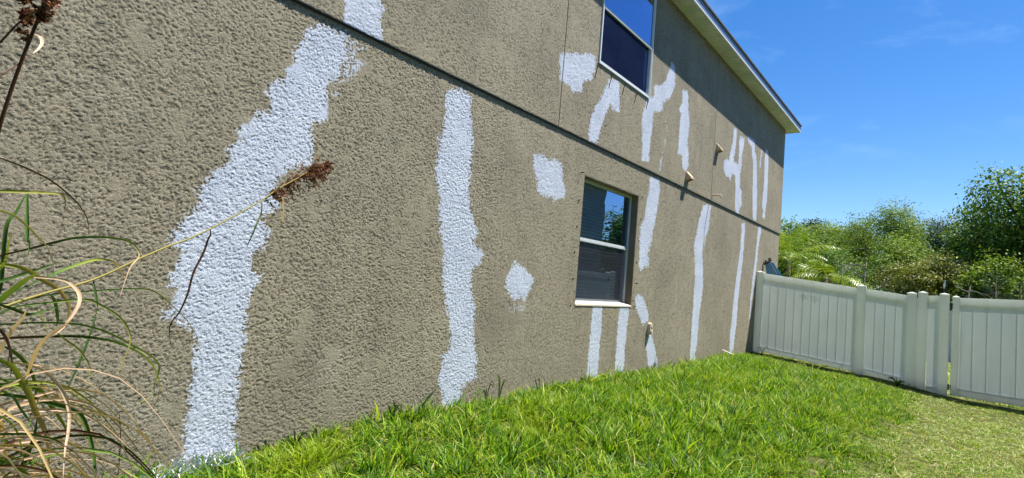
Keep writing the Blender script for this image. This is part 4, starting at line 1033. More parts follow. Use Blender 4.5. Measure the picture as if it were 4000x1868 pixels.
def scatter(name, pts, rots, scl, clumps, label, cat='grass'):
    src = bpy.data.collections.new(name+'_source')
    for c in clumps: src.objects.link(c)
    me = bpy.data.meshes.new(name)
    me.vertices.add(len(pts)); me.vertices.foreach_set('co', np.asarray(pts, np.float32).ravel())
    a = me.attributes.new('rot', 'FLOAT_VECTOR', 'POINT'); a.data.foreach_set('vector', np.asarray(rots, np.float32).ravel())
    a = me.attributes.new('scl', 'FLOAT', 'POINT'); a.data.foreach_set('value', np.asarray(scl, np.float32))
    a = me.attributes.new('idx', 'INT', 'POINT'); a.data.foreach_set('value', rng.integers(0, len(clumps), len(pts)).astype(np.int32))
    o = bpy.data.objects.new(name, me); COL.objects.link(o)
    g = bpy.data.node_groups.new(name+'_scatter', 'GeometryNodeTree')
    g.interface.new_socket('Geometry', in_out='INPUT', socket_type='NodeSocketGeometry')
    g.interface.new_socket('Geometry', in_out='OUTPUT', socket_type='NodeSocketGeometry')
    N = g.nodes.new
    gi, go = N('NodeGroupInput'), N('NodeGroupOutput')
    ci = N('GeometryNodeCollectionInfo'); ci.inputs['Collection'].default_value = src
    ci.inputs['Separate Children'].default_value = True; ci.inputs['Reset Children'].default_value = True
    ip = N('GeometryNodeInstanceOnPoints'); ip.inputs['Pick Instance'].default_value = True
    def att(nm, ty):
        n = N('GeometryNodeInputNamedAttribute'); n.data_type = ty; n.inputs['Name'].default_value = nm
        return n.outputs['Attribute']
    k = g.links.new
    k(gi.outputs[0], ip.inputs['Points']); k(ci.outputs[0], ip.inputs['Instance'])
    k(att('idx', 'INT'), ip.inputs['Instance Index'])
    k(att('rot', 'FLOAT_VECTOR'), ip.inputs['Rotation'])
    k(att('scl', 'FLOAT'), ip.inputs['Scale'])
    k(ip.outputs[0], go.inputs[0])
    md = o.modifiers.new('scatter', 'NODES'); md.node_group = g
    tag(o, label, cat, kind='stuff')
    return o
lc = [clump('blade_clump', 19, 0.06, 0.06, 0.15, 0.0125, 1.15, GR_LONG, 100+i) for i in range(7)]
lc += [clump('blade_clump', 12, 0.05, 0.11, 0.20, 0.0105, 1.0, GR_LONG, 120+i) for i in range(2)]
msc_ = [clump('mown_clump', 20, 0.06, 0.025, 0.065, 0.011, 1.5, GR_SHORT, 200+i, 0.17) for i in range(6)]
def edge_y(x):      # where the uncut strip along the wall ends
    return -3.02-0.25*smooth(9, 13, x)+0.10*np.sin(x*1.7)+0.06*np.sin(x*4.3+1)
def pts_in(x0, x1, y0, y1, dens):
    n = int((x1-x0)*(y1-y0)*dens)
    return rng.uniform(x0, x1, n), rng.uniform(y0, y1, n)
x, y = pts_in(0.2, 13.88, -3.7, -0.005, 330)
keep = (y > edge_y(x)+rng.normal(0, 0.10, len(x))) & ~((x > 12.95+0.30*rng.random(len(x))) & (rng.random(len(x)) > 0.30))
keep &= vnoise(np.stack([x, y], 1), 9, 21) > 0.25
x, y = x[keep], y[keep]
n = len(x)
rot = np.stack([rng.normal(0, 0.24, n), rng.normal(0, 0.24, n), rng.uniform(0, 6.283, n)], 1)
hv = 0.50+0.60*vnoise(np.stack([x, y], 1), 1.6, 5)+0.70*vnoise(np.stack([x, y], 1), 6, 6)
scl = hv*rng.uniform(0.6, 1.15, n)*(1-0.55*smooth(11.6, 13.0, x))*(0.55+0.45*smooth(0, 0.8, y-edge_y(x)))
scl *= np.where((y > -0.10) & (rng.random(n) < 0.16), 1.35, 0.70+0.30*smooth(-0.02, -0.5, y))
scatter('long_grass', np.stack([x, y, gz(x, y)], 1), rot, scl, lc, 'uncut bright green grass growing in a strip along the foot of the wall')
x, y = pts_in(2.0, 13.88, -7.5, -2.7, 380)
keep = (y < edge_y(x)+rng.normal(0.10, 0.12, len(x)))
bare = vnoise(np.stack([x, y], 1), 1.1, 15)*0.6+vnoise(np.stack([x, y], 1), 3.3, 16)*0.4
keep &= ~((bare > 0.56) & (rng.random(len(x)) > 0.35))
x, y = x[keep], y[keep]
n = len(x)
rot = np.stack([rng.normal(0, 0.12, n), rng.normal(0, 0.12, n), rng.uniform(0, 6.283, n)], 1)
scatter('mown_lawn', np.stack([x, y, gz(x, y)], 1), rot, rng.uniform(0.6, 1.15, n), msc_, 'short mown lawn with dry straw patches in front of the gate')
x, y = pts_in(14.1, 30, -9, 3, 60)
n = len(x)
rot = np.stack([rng.normal(0, 0.12, n), rng.normal(0, 0.12, n), rng.uniform(0, 6.283, n)], 1)
scatter('back_lawn', np.stack([x, y, gz(x, y)], 1), rot, rng.uniform(1.6, 2.8, n), msc_, 'sunlit lawn glimpsed under and beside the gate beyond the fence')

# ---- ribbons: blades and leaves with a spine and a width
def catmull(pts, k=6):
    P = [Vector(p) for p in pts]
    if len(P) < 3: return [P[0].lerp(P[-1], i/k) for i in range(k+1)]
    out_ = []
    for i in range(len(P)-1):
        a = P[max(i-1, 0)]; b = P[i]; c = P[i+1]; d = P[min(i+2, len(P)-1)]
        for j in range(k):
            t_ = j/k
            out_.append(0.5*((2*b)+(c-a)*t_+(2*a-5*b+4*c-d)*t_*t_+(3*b-a-3*c+d)*t_**3))
    out_.append(P[-1])
    return out_
def ribbon(name, pts, width, mat, parent, t0, t1, wbase=0.5, fold=0.25, twist=0.0, k=6, phase=0.0):
    S = catmull(pts, k)
    n = len(S); V, F, T = [], [], []
    vw = Vector((0.62, -0.78, 0.0))
    for i, p in enumerate(S):
        f = i/(n-1)
        t_ = (S[min(i+1, n-1)]-S[max(i-1, 0)]).normalized()
        side = t_.cross(Vector((0.55, 0.83, 0.12)))
        if side.length < 0.05: side = t_.cross(Vector((0, 0, 1)))
        side.normalize()
        nrm = side.cross(t_).normalized()
        th = phase+twist*f
        sd_ = side*math.cos(th)+nrm*math.sin(th)
        nn_ = nrm*math.cos(th)-side*math.sin(th)
        ww = width*0.5*min(1.0, wbase+f*3.0*(1-wbase))*(1-max(0, (f-0.35)/0.65)**2.2)+0.0004
        V += [p-sd_*ww, p+nn_*ww*fold*2, p+sd_*ww]
        T += [t0+(t1-t0)*f]*3
    for i in range(n-1):
        q = 3*i
        F += [(q, q+1, q+4, q+3), (q+1, q+2, q+5, q+4)]
    me = np_mesh(name, [tuple(v) for v in V], F, {'tint': np.clip(T, 0, 1)}, smooth=True)
    return link(name, me, mat, parent)
REED = leaf_mat('reed_leaf', [(0.0, (0.035, 0.02, 0.012)), (0.18, (0.14, 0.065, 0.03)), (0.32, (0.03, 0.065, 0.015)), (0.5, (0.09, 0.19, 0.03)), (0.66, (0.28, 0.32, 0.05)), (0.80, (0.45, 0.33, 0.14)), (1.0, (0.72, 0.50, 0.36))], 0.22, 0.62, 0.15)
PLUME = leaf_mat('seed_plume', [(0.0, (0.04, 0.014, 0.008)), (0.5, (0.16, 0.062, 0.036)), (1.0, (0.36, 0.19, 0.11))], 0.25, 0.6, 0.2)
# tint codes: 0 black-brown, .18 rust, .32 dark green, .5 green, .66 yellow-green, .8 straw, 1 pink-tan
reed = empty('ornamental_grass', (0.0, -1.25, -0.2))
tag(reed, 'tall arching ornamental grass clump with pinkish dry leaves and brown plumes at the left edge', 'plant')
for (wd, t0, t1, yb, yt, tw, pts) in REEDS:
    n = len(pts)
    P3 = [(p[0], yb+(yt-yb)*i/(n-1), p[1]) for i, p in enumerate(pts)]
    # widen with the stand-off: pts hold x, z already on the blade's own depth
    ribbon('leaf', P3, wd, REED, reed, t0, t1, twist=tw, phase=random.uniform(-0.35, 0.35))
# the rest of the clump: leaves rising from the crown and arching out
for k in range(230):
    a = random.gauss(0, 0.9) if k % 3 else random.uniform(0, 2*math.pi); ln = random.uniform(0.4, 1.0)
    b0 = Vector((0.02+0.16*math.cos(a)*random.random(), -1.28+0.16*math.sin(a)*random.random(), -0.22))
    d_ = Vector((math.cos(a), math.sin(a)*0.8, 0))
    h_ = ln*random.uniform(0.7, 1.1)
    P3 = [b0, b0+d_*ln*0.10+Vector((0, 0, h_*0.5)), b0+d_*ln*0.32+Vector((0, 0, h_*0.9)), b0+d_*ln*0.62+Vector((0, 0, h_*0.92)), b0+d_*ln*0.88+Vector((0, 0, h_*0.62))]
    c_ = random.choice([0.05, 0.15, 0.36, 0.5, 0.6, 0.75, 0.8, 0.85, 0.85, 0.9, 0.95, 0.95, 0.95])
    ribbon('leaf', P3, random.uniform(0.004, 0.012), REED, reed, c_, min(1, c_+random.uniform(-0.1, 0.3)), twist=random.uniform(-0.6, 0.6), k=4, phase=random.uniform(-0.5, 0.5))
def stem(pts, r0, r1, t):
    S = catmull(pts, 6)
    n = len(S)
    mb = MB().tube(S, [r0+(r1-r0)*i/(n-1) for i in range(n)], 6)
    me = mb.mesh('stem', smooth=True)
    a = me.attributes.new('tint', 'FLOAT', 'POINT')
    a.data.foreach_set('value', np.full(len(me.vertices), t, np.float32))
    return link('stem', me, REED, reed)
def plume(axis, rad, nbr, seed, name='seed_plume'):
    """drooping panicle: branchlets off the axis covered in small spikelets"""
    r = np.random.default_rng(seed)
    S = catmull(axis, 10); n = len(S)
    V, F, T = [], [], []
    def spk(p, d, ln, w_, t_):
        s_ = np.cross(d, r.normal(size=3)); s_ /= np.linalg.norm(s_)+1e-9
        q = len(V)
        V.extend([p, p+d*ln*0.5+s_*w_, p+d*ln, p+d*ln*0.5-s_*w_]); T.extend([t_]*4); F.append((q, q+1, q+2, q+3))
    for b in range(nbr):
        f = r.random()**0.8
        i = min(int(f*(n-1)), n-2)
        p = np.array(S[i].lerp(S[i+1], r.random())); ax = np.array((S[i+1]-S[i]).normalized())
        d = r.normal(size=3); d -= ax*(d@ax); d /= np.linalg.norm(d)
        d = d*0.75+ax*0.9+np.array([0, 0, -0.35]); d /= np.linalg.norm(d)
        L_ = rad*(0.35+0.9*math.sin(math.pi*min(1, f*0.9+0.12)))*r.uniform(0.5, 1.25)
        m_ = 9
        cur = p.copy()
        for k in range(m_):
            d = d+np.array([0, 0, -0.07]); d /= np.linalg.norm(d)
            nxt = cur+d*L_/m_
            spk(cur, d, L_/m_*1.1, 0.0007, 0.15)
            for _ in range(4):
                e = d*0.7+r.normal(size=3)*0.55; e /= np.linalg.norm(e)
                spk(cur, e, r.uniform(0.008, 0.018), r.uniform(0.0022, 0.0042), r.uniform(0.1, 1.0))
            cur = nxt
    me = np_mesh(name, V, F, {'tint': T})
    return link(name, me, PLUME, reed)

# ---- weeds along the wall and by the fence
WEED = leaf_mat('weed_leaf', [(0.0, (0.015, 0.04, 0.008)), (0.5, (0.06, 0.14, 0.02)), (1.0, (0.30, 0.38, 0.10))], 0.3, 0.4, 0.4)
def weed(x, y, nl, ln, wd, tint, label, spread=1.0, group=None, seed=0):
    random.seed(seed)
    w0 = empty('weed', (x, y, float(gz(x, y))))
    tag(w0, label, 'weed', group)
    z0 = float(gz(x, y))
    for k in range(nl):
        a = 2*math.pi*k/nl+random.uniform(-0.5, 0.5)
        d_ = Vector((math.cos(a), math.sin(a), 0))*spread; l_ = ln*random.uniform(0.7, 1.15)
        b0 = Vector((x, y, z0-0.01))
        if y > -0.35 and d_.y > 0: d_.y *= 0.2
        P3 = [b0, b0+d_*l_*0.15+Vector((0, 0, l_*0.45)), b0+d_*l_*0.42+Vector((0, 0, l_*0.72)), b0+d_*l_*0.75+Vector((0, 0, l_*0.62))]
        ribbon('leaf', P3, wd, WEED, w0, tint-0.1, tint+0.15, k=3, phase=random.uniform(-0.5, 0.5), wbase=0.6)
weed(2.15, -0.14, 9, 0.17, 0.008, 0.16, 'dark thin-bladed weed against the wall right of the zigzag stripe', 1.0, seed=1)
weed(3.0, -0.12, 6, 0.19, 0.008, 0.12, 'dark spiky weed against the wall just left of the tall primer column', 0.5, seed=2)
weed(4.35, -0.12, 5, 0.36, 0.010, 0.60, 'tall thin green weed at the wall below the diamond patch', 0.35, seed=3)
weed(4.15, -0.12, 5, 0.30, 0.010, 0.18, 'dark spiky weed left of the tall thin one under the diamond patch', 0.35, seed=8)
weed(10.5, -1.30, 8, 0.40, 0.014, 0.85, 'pale arching weed in front of the first fence section', 1.1, seed=4)
weed(11.2, -1.72, 8, 0.42, 0.014, 0.95, 'pale weed with long drooping blades in front of the middle fence post', 1.0, seed=5)
weed(13.3, -2.85, 7, 0.24, 0.045, 0.08, 'dark leafy weed in the shade below the narrow fence section', 0.9, seed=6)
weed(13.3, -0.35, 5, 0.30, 0.014, 0.05, 'dark weed in the shaded fence corner', 0.6, seed=7)
weed(9.4, -1.9, 7, 0.34, 0.013, 0.9, 'long yellow-green weed arching over the lawn midway to the fence', 1.3, seed=9)
weed(7.6, -1.6, 7, 0.30, 0.012, 0.85, 'yellow-green weed in the uncut grass nearer the camera', 1.4, seed=10)
# grass blades splashed with primer at the foot of the zigzag stripe
M['splash'] = simple('splashed_paint', (0.72, 0.75, 0.82), 0.5, 0.3, 0.08, 20)
mb = MB()
random.seed(11)
for k in range(150):
    x = random.uniform(1.28, 1.80); y = random.uniform(-0.16, -0.01)
    z = float(gz(x, y))+0.04
    a = random.uniform(0, 2*math.pi); l_ = random.uniform(0.07, 0.17)
    d_ = Vector((math.cos(a), -abs(math.sin(a))*0.5, random.uniform(0.1, 0.9))).normalized()
    s_ = d_.cross(Vector((0.3, 0.9, 0.1))).normalized()*0.0035
    b0 = Vector((x, y, z)); b1 = b0+d_*l_*0.6; b2 = b0+d_*l_+Vector((0, 0, -l_*0.35))
    mb.poly([b0-s_, b0+s_, b1+s_, b1-s_]); mb.poly([b1-s_, b1+s_, b2])
tag(mb.build('painted_grass', M['splash']), 'grass blades whitened by spilled primer at the foot of the zigzag stripe', 'grass', kind='stuff')
stem([(0.303, -1.3, 0.907), (0.372, -1.279, 0.959), (0.477, -1.258, 1.007), (0.612, -1.238, 1.059), (0.75, -1.217, 1.143), (0.852, -1.196, 1.201), (0.925, -1.175, 1.236), (1.016, -1.154, 1.29), (1.133, -1.133, 1.371), (1.234, -1.113, 1.444), (1.323, -1.092, 1.519), (1.429, -1.071, 1.594), (1.5, -1.05, 1.65)], 0.0050, 0.0026, 0.74)
plume([(1.251, -1.08, 1.448), (1.335, -1.068, 1.527), (1.418, -1.056, 1.582), (1.495, -1.044, 1.635), (1.554, -1.032, 1.672), (1.616, -1.02, 1.708)], 0.082, 115, 1)
stem([(0.296, -1.35, 1.462), (0.295, -1.375, 1.514), (0.305, -1.4, 1.629), (0.316, -1.425, 1.727), (0.331, -1.45, 1.838), (0.334, -1.475, 1.876), (0.33, -1.5, 1.923)], 0.0055, 0.0040, 0.10)
plume([(0.318, -1.48, 1.747), (0.3, -1.487, 1.798), (0.291, -1.493, 1.84), (0.286, -1.5, 1.901)], 0.022, 20, 2)
plume([(0.332, -1.48, 1.825), (0.333, -1.487, 1.86), (0.337, -1.493, 1.897), (0.331, -1.5, 1.96)], 0.034, 26, 3)
# ================================================================ trees and bushes beyond the fence
TL = {
 'light': leaf_mat('foliage_light', [(0.0, (0.047, 0.101, 0.016)), (0.5, (0.175, 0.265, 0.026)), (1.0, (0.34, 0.44, 0.06))], 0.30, 0.6, 0.2),
 'mid': leaf_mat('foliage_mid', [(0.0, (0.030, 0.074, 0.014)), (0.5, (0.115, 0.215, 0.024)), (1.0, (0.26, 0.37, 0.055))], 0.28, 0.55, 0.25),
 'dark': leaf_mat('foliage_dark', [(0.0, (0.014, 0.035, 0.011)), (0.5, (0.035, 0.084, 0.022)), (1.0, (0.101, 0.162, 0.047))], 0.22, 0.55, 0.25),
 'olive': leaf_mat('foliage_olive', [(0.0, (0.068, 0.088, 0.016)), (0.5, (0.165, 0.205, 0.026)), (1.0, (0.34, 0.32, 0.05))], 0.30, 0.5, 0.35),
 'grey': leaf_mat('foliage_grey', [(0.0, (0.061, 0.074, 0.054)), (0.5, (0.115, 0.142, 0.095)), (1.0, (0.203, 0.203, 0.149))], 0.2, 0.6, 0.2),
 'palm': leaf_mat('foliage_palm', [(0.0, (0.081, 0.176, 0.016)), (0.5, (0.17, 0.27, 0.02)), (1.0, (0.36, 0.42, 0.05))], 0.35, 0.38, 0.5),
 'pine': leaf_mat('foliage_pine', [(0.0, (0.016, 0.047, 0.019)), (0.5, (0.041, 0.101, 0.034)), (1.0, (0.095, 0.176, 0.061))], 0.15, 0.5, 0.3),
}
def crown_mesh(name, blobs, nleaf, ls, seed, droop=0.25, aspect=0.45, shell=0.55):
    """leaves (4-sided, folded flat) spread through a set of ellipsoid clumps"""
    r = np.random.default_rng(seed)
    B = np.array([b[:3] for b in blobs]); S = np.array([b[3:6] for b in blobs])
    vol = (S.prod(1))**(2/3); pr = vol/vol.sum()
    bi = r.choice(len(blobs), nleaf, p=pr)
    d = r.normal(size=(nleaf, 3)); d /= np.linalg.norm(d, axis=1)[:, None]
    rad = np.where(r.random(nleaf) < 0.25, 0.75*r.random(nleaf)**0.5, shell+(1-shell)*r.random(nleaf)**0.6)
    rad *= 1+0.10*r.normal(size=nleaf)
    P = B[bi]+d*S[bi]*rad[:, None]
    # leaves gather into sprays: pull each towards one of many spray centres
    ns = max(8, nleaf//34)
    si = r.integers(0, nleaf, ns)
    C = P[si]
    pick = r.integers(0, ns, nleaf)
    own = bi[si][pick] == bi
    f = r.random(nleaf)
    off = r.normal(size=(nleaf, 3))*np.array([1, 1, 0.5])*ls*1.7
    P = np.where((f < 0.78)[:, None], C[pick]+off, P)
    dd = np.where((f < 0.78)[:, None], d[si][pick], d)
    nrm = dd*0.55+r.normal(size=(nleaf, 3))*0.55+np.array([0, 0, 0.55]); nrm /= np.linalg.norm(nrm, axis=1)[:, None]
    ax = r.normal(size=(nleaf, 3)); ax[:, 2] -= droop*2
    ax -= nrm*(ax*nrm).sum(1)[:, None]; ax /= np.linalg.norm(ax, axis=1)[:, None]
    sd_ = np.cross(nrm, ax)
    l_ = ls*r.uniform(0.6, 1.3, nleaf)[:, None]
    V = np.stack([P-ax*l_*0.5, P+sd_*l_*aspect*0.5-nrm*l_*0.06, P+ax*l_*0.5, P-sd_*l_*aspect*0.5-nrm*l_*0.06], 1).reshape(-1, 3)
    F = np.arange(nleaf*4).reshape(-1, 4)
    spray = r.normal(0, 0.14, ns)[pick]
    T = np.clip(r.normal(0.5, 0.20, nleaf)+spray, 0, 1)
    return np_mesh(name, V, F, {'tint': np.repeat(T, 4)})
def tree(name, x, y, top, rx, ry, kind, label, cat='tree', nb=9, nleaf=9000, ls=0.16, base=None, seed=0, low=0.25, droop=0.25, aspect=0.45, shell=0.5, trunk=0.16, group='trees and shrubs beyond the fence'):
    r = random.Random(seed)
    z0 = -0.4
    o = empty(name, (x, y, z0))
    tag(o, label, cat, group)
    H = top-z0
    zb = z0+H*low
    cz = (zb+top)/2; rz = (top-zb)/2
    blobs = []
    for k in range(nb):
        a = r.uniform(0, 6.283); e = r.uniform(-0.85, 1.0)
        q = math.sqrt(max(0, 1-e*e))*r.uniform(0.45, 0.80)
        s = r.uniform(0.36, 0.52)
        blobs.append((x+math.cos(a)*q*rx, y+math.sin(a)*q*ry, cz+e*rz*(0.62 if k else 0.66), rx*s, ry*s, rz*s*0.85))
    blobs.append((x, y, cz, rx*0.5, ry*0.5, rz*0.6))
    me = crown_mesh('crown', blobs, int(nleaf*1.42), ls, seed+1, droop, aspect, shell)
    link('crown', me, TL[kind], o)
    # trunk and limbs
    mb = MB()
    top_t = Vector((x+r.uniform(-.2, .2), y+r.uniform(-.2, .2), cz))
    mb.tube([(x, y, z0-0.2), (x+r.uniform(-.1, .1), y, z0+H*0.25), top_t], [trunk, trunk*0.75, trunk*0.45], 8)
    tr = mb.build('trunk', M['bark'], o, smooth=True)
    mb = MB()
    for bl_ in blobs[:-1]:
        e = Vector(bl_[:3]); s_ = Vector((x, y, z0+H*r.uniform(0.22, 0.45)))
        m_ = s_.lerp(e, 0.5)+Vector((0, 0, -0.1*H*r.random()*0.4))
        mb.tube([s_, m_, e, e+(e-m_)*0.35], [trunk*0.45, trunk*0.3, trunk*0.16, trunk*0.05], 6)
    mb.build('branches', M['bark'], o, smooth=True)
    return o
SF = 1.5
def far(x, y, z): return x*SF, -3.6+(y+3.6)*SF, 1.19+(z-1.19)*SF
def ftree(name, x, y, top, r_, *a, **k):
    X_, Y_, Z_ = far(x, y, top)
    k['ls'] = k.get('ls', 0.16)*1.08
    return tree(name, X_, Y_, Z_, r_*SF, k.pop('ry', r_)*SF, *a, **k)
ftree('leafy_tree', 24, 1.55, 4.75, 1.35, 'light', 'yellow-green tree rising right beside the house corner', nb=9, nleaf=11000, seed=10, low=0.1)
ftree('leafy_tree', 25, 3.6, 4.5, 1.5, 'mid', 'mid-green tree mostly hidden behind the house corner', nb=8, nleaf=6000, seed=11, low=0.1)
ftree('dark_tree', 40, 3.5, 7.35, 1.9, 'dark', 'dark round-topped tree set back between the two left pale crowns', nb=9, nleaf=9000, seed=12, ls=0.22, low=0.1)
ftree('dark_tree', 40, 1.2, 7.6, 1.6, 'dark', 'dark treetop peeping over the left shoulder of the wide pale crown', nb=8, nleaf=7000, seed=13, ls=0.22, low=0.1)
ftree('leafy_tree', 32, 0.25, 6.4, 2.1, 'light', 'wide feathery pale green tree in the middle of the tree line', nb=12, nleaf=17000, seed=14, ls=0.17, low=0.05, droop=0.5, aspect=0.3)
ftree('leafy_tree', 30, -1.45, 6.2, 1.75, 'light', 'tallest feathery pale tree just right of the middle fence post', nb=12, nleaf=15000, seed=15, ls=0.17, low=0.05, droop=0.5, aspect=0.3)
ftree('leafy_tree', 26, -0.35, 4.35, 1.9, 'mid', 'spreading fresh-green tree in front of the feathery ones', nb=12, nleaf=15000, seed=16, ls=0.15, low=0.05, aspect=0.35)
ftree('leafy_tree', 26, -2.0, 4.25, 1.5, 'light', 'rounded bright crown over the gap between fence and gate', nb=10, nleaf=12000, seed=17, ls=0.15, low=0.05, aspect=0.35)
ftree('dark_tree', 36, -2.9, 6.9, 1.9, 'dark', 'dark green tree below the grey cypresses', nb=10, nleaf=10000, seed=18, ls=0.2, low=0.05)
# cypress: thin grey, ragged
for (xx, yy, zz, sd__, lb) in ((45, -1.35, 8.6, 20, 'grey half-bare cypress, left one of the ragged group on the skyline'), (46, -2.35, 8.9, 21, 'grey half-bare cypress, tallest of the ragged group on the skyline'), (45, -3.4, 8.5, 22, 'grey-green cypress, right one of the ragged group on the skyline')):
    ftree('cypress_tree', xx, yy, zz, 1.05, 'grey', lb, nb=16, nleaf=6500, seed=sd__, ls=0.2, low=0.1, aspect=0.25, shell=0.2, trunk=0.22, droop=0.8)
ftree('broadleaf_tree', 22, -5.85, 6.3, 2.05, 'mid', 'big dark broadleaf tree towering at the right edge', nb=20, nleaf=26000, seed=30, ls=0.155, low=0.22, aspect=0.55, droop=0.5, trunk=0.25)
ftree('broadleaf_tree', 23, -4.15, 4.75, 0.95, 'mid', 'lower broadleaf tree on the left flank of the towering one', nb=12, nleaf=13000, seed=31, ls=0.15, low=0.15, aspect=0.55, droop=0.5)
ftree('dark_tree', 27, -5.2, 5.0, 2.2, 'dark', 'shadowy tree filling in behind the big broadleaf trees', nb=12, nleaf=10000, seed=32, ls=0.2, low=0.02)
ftree('broadleaf_tree', 24, -8.2, 6.6, 2.2, 'mid', 'broadleaf tree beyond the right edge of the view', nb=12, nleaf=10000, seed=33, ls=0.22, low=0.1, aspect=0.55)
ftree('olive_shrub', 20, -2.75, 3.35, 0.85, 'olive', 'rusty olive shrub right of the middle of the fence', 'shrub', nb=10, nleaf=11000, seed=34, ls=0.11, low=0.0, aspect=0.4)
ftree('olive_shrub', 20.5, -3.75, 3.1, 0.9, 'olive', 'yellowish shrub above the gate posts', 'shrub', nb=9, nleaf=9000, seed=35, ls=0.11, low=0.0, aspect=0.4)
ftree('green_shrub', 19.5, -4.75, 2.95, 1.0, 'light', 'bright shrub low over the gate leaf', 'shrub', nb=10, nleaf=10000, seed=36, ls=0.12, low=0.0)
ftree('green_shrub', 21.5, -1.75, 3.2, 1.1, 'mid', 'dense green shrub behind the bare grey twigs', 'shrub', nb=10, nleaf=10000, seed=37, ls=0.12, low=0.0)
ftree('green_shrub', 21, -0.45, 3.3, 1.0, 'mid', 'dense shrub behind the drooping palm', 'shrub', nb=10, nleaf=10000, seed=38, ls=0.12, low=0.0)
ftree('green_shrub', 20.5, 0.9, 3.7, 0.95, 'light', 'tall yellow-green shrub behind the upright palm', 'shrub', nb=10, nleaf=10000, seed=39, ls=0.12, low=0.0)
ftree('green_shrub', 18.2, -2.1, 2.05, 0.9, 'dark', 'low dark shrub just behind the fence right of its middle post', 'shrub', nb=8, nleaf=7000, seed=40, ls=0.10, low=0.0)
ftree('green_shrub', 18.4, -4.3, 2.0, 1.1, 'dark', 'low dark shrub just behind the gate', 'shrub', nb=8, nleaf=7000, seed=41, ls=0.10, low=0.0)
ftree('green_shrub', 18.0, -0.1, 2.2, 0.9, 'mid', 'low leafy shrub just behind the first fence section', 'shrub', nb=8, nleaf=7000, seed=42, ls=0.10, low=0.0)
# the woods behind everything
bl_ = []
rr_ = random.Random(5)
for k in range(60):
    xx = rr_.uniform(75, 95); yy = rr_.uniform(-60, 40)
    bl_.append((xx, yy, rr_.uniform(1.5, 6.5), rr_.uniform(3, 5), rr_.uniform(3, 5), rr_.uniform(2.2, 3.6)))
tag(link('distant_woods', crown_mesh('distant_woods', bl_, 42000, 0.55, 77, 0.2, 0.6, 0.7), TL['dark']), 'dark far-off woods showing between the trunks of the nearer trees', 'woods', kind='stuff')

# palms: fronds of many leaflets
def palm(x, y, zc, L_, nf, label, seed, tilt=0.9, lean=(0, 0)):
    r = random.Random(seed)
    X_, Y_, Z_ = far(x, y, zc)
    o = empty('palm', (X_, Y_, -0.4)); tag(o, label, 'palm')
    MB().tube([(X_-lean[0], Y_-lean[1], -0.6), (X_, Y_, Z_)], [0.10, 0.07], 8).build('trunk', M['bark'], o, smooth=True)
    for k in range(nf):
        a = 2*math.pi*k/nf+r.uniform(-0.25, 0.25); up = r.uniform(0.35, tilt)
        ln = L_*r.uniform(0.8, 1.15)
        V, F, T = [], [], []
        N_ = 19; p = Vector((X_, Y_, Z_)); d = Vector((math.cos(a)*(1-up*0.5), math.sin(a)*(1-up*0.5), up)).normalized()
        tb = r.uniform(0.35, 0.75)
        for i in range(N_):
            d = (d+Vector((0, 0, -0.085))).normalized()
            p2 = p+d*ln/N_
            s_ = d.cross(Vector((0, 0, 1)))
            if s_.length < 0.05: s_ = Vector((1, 0, 0))
            s_.normalize()
            q = len(V)
            V += [p-s_*0.008, p+s_*0.008, p2+s_*0.008, p2-s_*0.008]; T += [0.75]*4; F.append((q, q+1, q+2, q+3))
            if i > 3:
                f = i/N_; ll = ln*0.30*math.sin(math.pi*min(1, 0.18+f*0.80))*r.uniform(0.85, 1.1)
                for sg in (-1, 1):
                    e = (s_*sg*0.75+d*0.55+Vector((0, 0, -0.35+r.uniform(-.15, .15)))).normalized()
                    e2 = (e+Vector((0, 0, -0.6))).normalized()
                    w_ = d*0.024
                    m1 = p+e*ll*0.55; m2 = m1+e2*ll*0.5
                    q = len(V); tt = min(1, max(0, tb+r.uniform(-.2, .25)))
                    V += [p-w_*0.6, p+w_*0.6, m1+w_, m1-w_, m2]; T += [tt]*5
                    F += [(q, q+1, q+2, q+3), (q+3, q+2, q+4, q+4)]
            p = p2
        me = bpy.data.meshes.new('frond')
        me.from_pydata([tuple(v) for v in V], [], [f if f[2] != f[3] else f[:3] for f in F])
        at_ = me.attributes.new('tint', 'FLOAT', 'POINT'); at_.data.foreach_set('value', np.array(T, np.float32))
        link('frond', me, TL['palm'], o)
palm(18.6, 0.30, 2.45, 2.2, 13, 'upright yellow-green palm beside the house corner above the fence', 50, 1.6)
palm(18.2, -0.80, 1.95, 2.3, 13, 'drooping palm with glossy fronds above the first fence section', 51, 0.9)
palm(19.4, 0.95, 2.6, 2.0, 10, 'young palm half hidden by the house corner', 52, 1.4)

